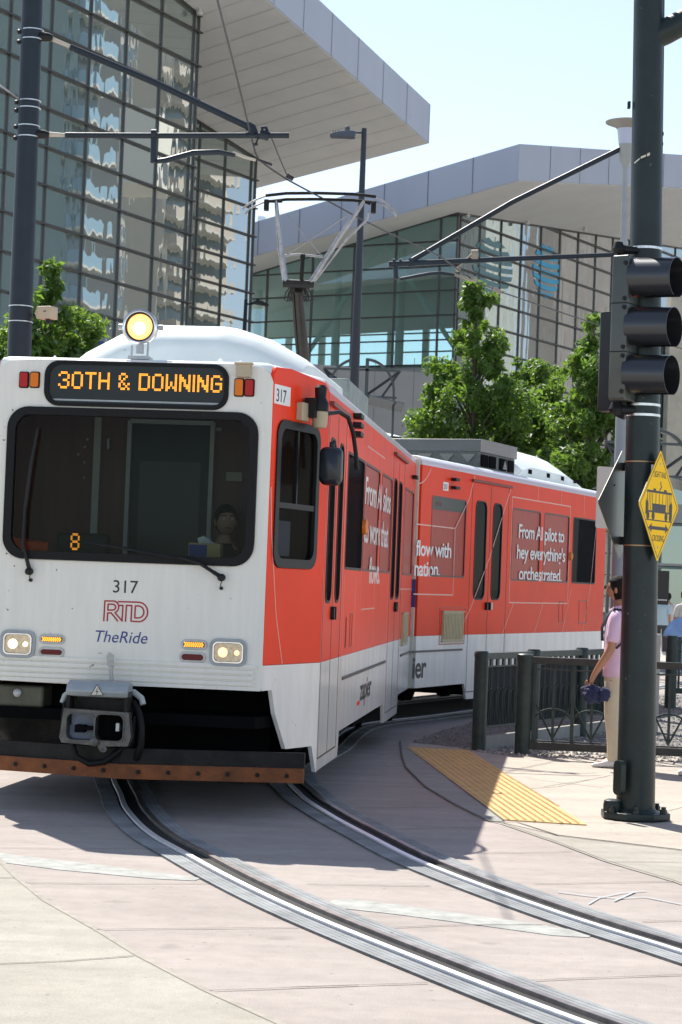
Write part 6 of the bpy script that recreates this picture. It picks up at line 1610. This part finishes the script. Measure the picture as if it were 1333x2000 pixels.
b.build('fascia_seam', MATS['fascia seam'], cn)
for (u, v) in ((914,416),(1031,430),(1143,443)):
    q = rayplane(u, v, plR); b = MB(); b.lathe(q, (0,0,-1), [(.09,0),(.09,.12),(.16,.14),(.12,.28),(0,.32)], 14); build_each(b, 'camera_dome', MATS['camera white'], cn, smooth=True)
# blue globe emblem on the glass, and its reflection painted as a second disc
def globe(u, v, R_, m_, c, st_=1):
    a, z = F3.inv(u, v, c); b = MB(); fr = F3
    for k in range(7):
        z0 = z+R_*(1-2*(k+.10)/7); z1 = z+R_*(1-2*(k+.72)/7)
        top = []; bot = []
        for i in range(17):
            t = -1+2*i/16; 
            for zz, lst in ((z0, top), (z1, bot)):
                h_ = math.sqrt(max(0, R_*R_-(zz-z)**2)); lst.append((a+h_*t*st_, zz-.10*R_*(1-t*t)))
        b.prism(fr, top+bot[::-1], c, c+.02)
    return b.build('globe_or_reflection', m_, HR)
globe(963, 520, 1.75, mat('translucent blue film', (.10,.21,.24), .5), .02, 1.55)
globe(1068, 529, 1.75, mat('painted globe reflection blue', (.03,.33,.56), .5), .02, 1.15)  # mirror image of the globe, painted on as a flat disc

# opposite towers: outside the frame, seen mirrored in the hall glass
def mirror_pt(P, fr): 
    d = (P-fr.o).dot(fr.n); return P-fr.n*2*d
def tower(u, v_top, Y, wpx, fr, label, wall, rail, floor_h=3.0, bal=True, dep=8, rot=0, zb=0):
    V_ = at(u, 1130, Y); c = mirror_pt(V_, fr); c.z = 0
    top = at(u, v_top, Y).z; w = wpx*Y/FOC
    t = thing('apartment_tower', c, label, 'building')
    away = (c-fr.o); away.z = 0; away = (fr.n).normalized(); ang_n = Vector((-away.x, -away.y, 0)); ang_n.rotate(Matrix.Rotation(rot, 3, 'Z'))
    xv = Vector((-ang_n.y, ang_n.x, 0)); f = Fr(c, xv); 
    if f.n.dot(ang_n) < 0: f = Fr(c, -xv)
    b = MB(); b.box(f, -w/2, w/2, zb, top, -dep, 0); b.build('wall', wall, t)
    nf = int(top/floor_h); wb_ = MB(); bb = MB(); gg = MB()
    for k in range(nf):
        z = zb+k*floor_h
        if z+floor_h > top: continue
        nb = max(1, int(w/6.5))
        for j in range(nb):
            a0 = -w/2+(j+.12)*w/nb; a1 = -w/2+(j+.88)*w/nb
            wb_.box(f, a0, a1, z+.5, z+floor_h-.35, 0, .04)
            if bal:
                bb.box(f, a0-.3, a1+.3, z-.12, z+.1, 0, 1.6); gg.box(f, a0-.25, a1+.25, z+.1, z+1.15, 1.5, 1.56); 
                gg.box(f, a0-.25, a0-.2, z+.1, z+1.15, 0, 1.5); gg.box(f, a1+.2, a1+.25, z+.1, z+1.15, 0, 1.5)
    wb_.build('window', mat('tower window', (.05,.07,.075), .15), t)
    if bal: bb.build('balcony_slab', mat('balcony slab', (.55,.52,.48), .7), t); gg.build('balcony_rail', rail, t)
    return t
beige_t = mat('beige tower wall', (.56,.50,.43), .8); blue_t = mat('blue grey tower wall', (.20,.27,.28), .5); bal_blue = mat('blue balcony glass', (.24,.36,.46), .4); bal_beige = mat('beige balcony front', (.50,.43,.37), .7)
tower(125, -600, 170, 130, F1, 'tower with blue glass balconies across the street, seen mirrored in the left hall', blue_t, bal_blue, rot=-.15)
tower(320, -700, 215, 175, F1, 'beige tower with pale balconies across the street, seen mirrored in the left hall', beige_t, bal_beige, rot=-.12)
tower(215, -500, 200, 50, F1, 'plain tan slab tower between the balconied towers, seen only mirrored', mat('tan slab', (.36,.33,.31), .8), bal_beige, bal=False, rot=-.3)
V_ = at(285, 480, 140); 
wb2 = tower(290, 228, 140, 150, F1, 'sunlit white low block across the street, seen mirrored in the left hall', mat('cream render', (.78,.72,.64), .8), bal_beige, bal=False, floor_h=2.6, rot=-.35, dep=3, zb=at(286,372,140).z)
rbw = mat('ribbed pale pink cladding', (.72,.62,.56), .7, var=.5, vscale=1.6, stretch=(1,1,.04), col2=(.42,.34,.31))
tower(1175, 300, 230, 260, F3, 'pale ribbed block across the street, seen mirrored in the right hall', rbw, bal_beige, bal=False, floor_h=60, rot=-.7)
tower(960, 330, 260, 160, F3, 'grey ribbed block across the street, seen mirrored in the right hall', mat('grey ribbed cladding', (.42,.44,.42), .7, var=.4, vscale=1.5, stretch=(1,1,.04)), bal_beige, bal=False, floor_h=60, rot=-.1)

# far building at street level, right edge
FR = thing('glass_building', at(1315,1200,66), 'dark teal glass frontage at street level right of the signal pole', 'building')
fr = Fr(at(1225,1300,66).xy.to_3d(), (1,.12,0))
g_far = glass('dark street glass', .25, (0,0,0), body=(.02,.035,.038), wob=.004, tint=(.7,.85,.85))
b = MB(); b.box(fr, 0,9,0,10.5,-.3,0); b.build('glass_wall', g_far, FR)
b = MB()
for k in range(10): b.box(fr, k*.98-.03,k*.98+.03,0,10.5,0,.08)
for z in (1.1,2.5,3.9,5.6,7.0,8.6,10.0): b.box(fr, 0,9,z-.035,z+.035,0,.09)
b.build('mullion', mat('pale teal frame', (.16,.22,.22), .5), FR)
b = MB(); b.box(fr, 0,9,3.95,4.55,.1,.5); b.box(fr, 0,9,2.55,2.62,.3,1.6); b.build('awning_band', mat('grey band', (.25,.26,.26), .5), FR)
b = MB(); b.box(fr, .9,2.1,5.3,12.5,.1,.6); b.build('stone_pier', mat('tan stone pier', (.42,.39,.32), .8, var=.15, vscale=3), FR)
b = MB(); q = at(1296,1148,48); fr2 = Fr(q, (1,.1,0)); b.box(fr2, -.28,.13,-.40,.40,-.02,.02); bn = b.build('banner', blk_ink, None, origin=q); tag(bn, 'black rectangular banner below the yellow diamond sign', 'banner')
b = MB()
for k in range(7): b.box(fr2, -.25+k*.05,-.215+k*.05,-.30,-.275,.021,.023)
b.build('lettering', white_line, bn)
q = at(1333, 1262, 44); b = MB(); b.lathe((q.x,q.y,1.0), (0,0,1), [(.42,-.25),(.40,-.15),(.28,.05),(.12,.16),(0,.18)], 20); b.tube([(q.x,q.y,0),(q.x,q.y,.9)], .02, 6); um = b.build('blue_bag', mat('pale blue cloth', (.25,.38,.62), .8, var=.3), None, origin=(q.x,q.y,0), smooth=True); tag(um, 'pale blue cloth bundle beyond the far railing', 'bundle')
q = at(1294,1240,52); b = MB(); fr3 = Fr((q.x,52,0),(1,.1,0)); b.box(fr3, .35,3,.92,.96,-.02,.02); b.box(fr3,.35,3,.45,.48,-.02,.02)
for k in range(4): b.box(fr3,.35+k*.8,.39+k*.8,0,.96,-.02,.02)
rl_ = b.build('hand_rail', galv, None, origin=(q.x,52,0)); tag(rl_, 'thin grey handrail in front of the far glass frontage', 'railing')
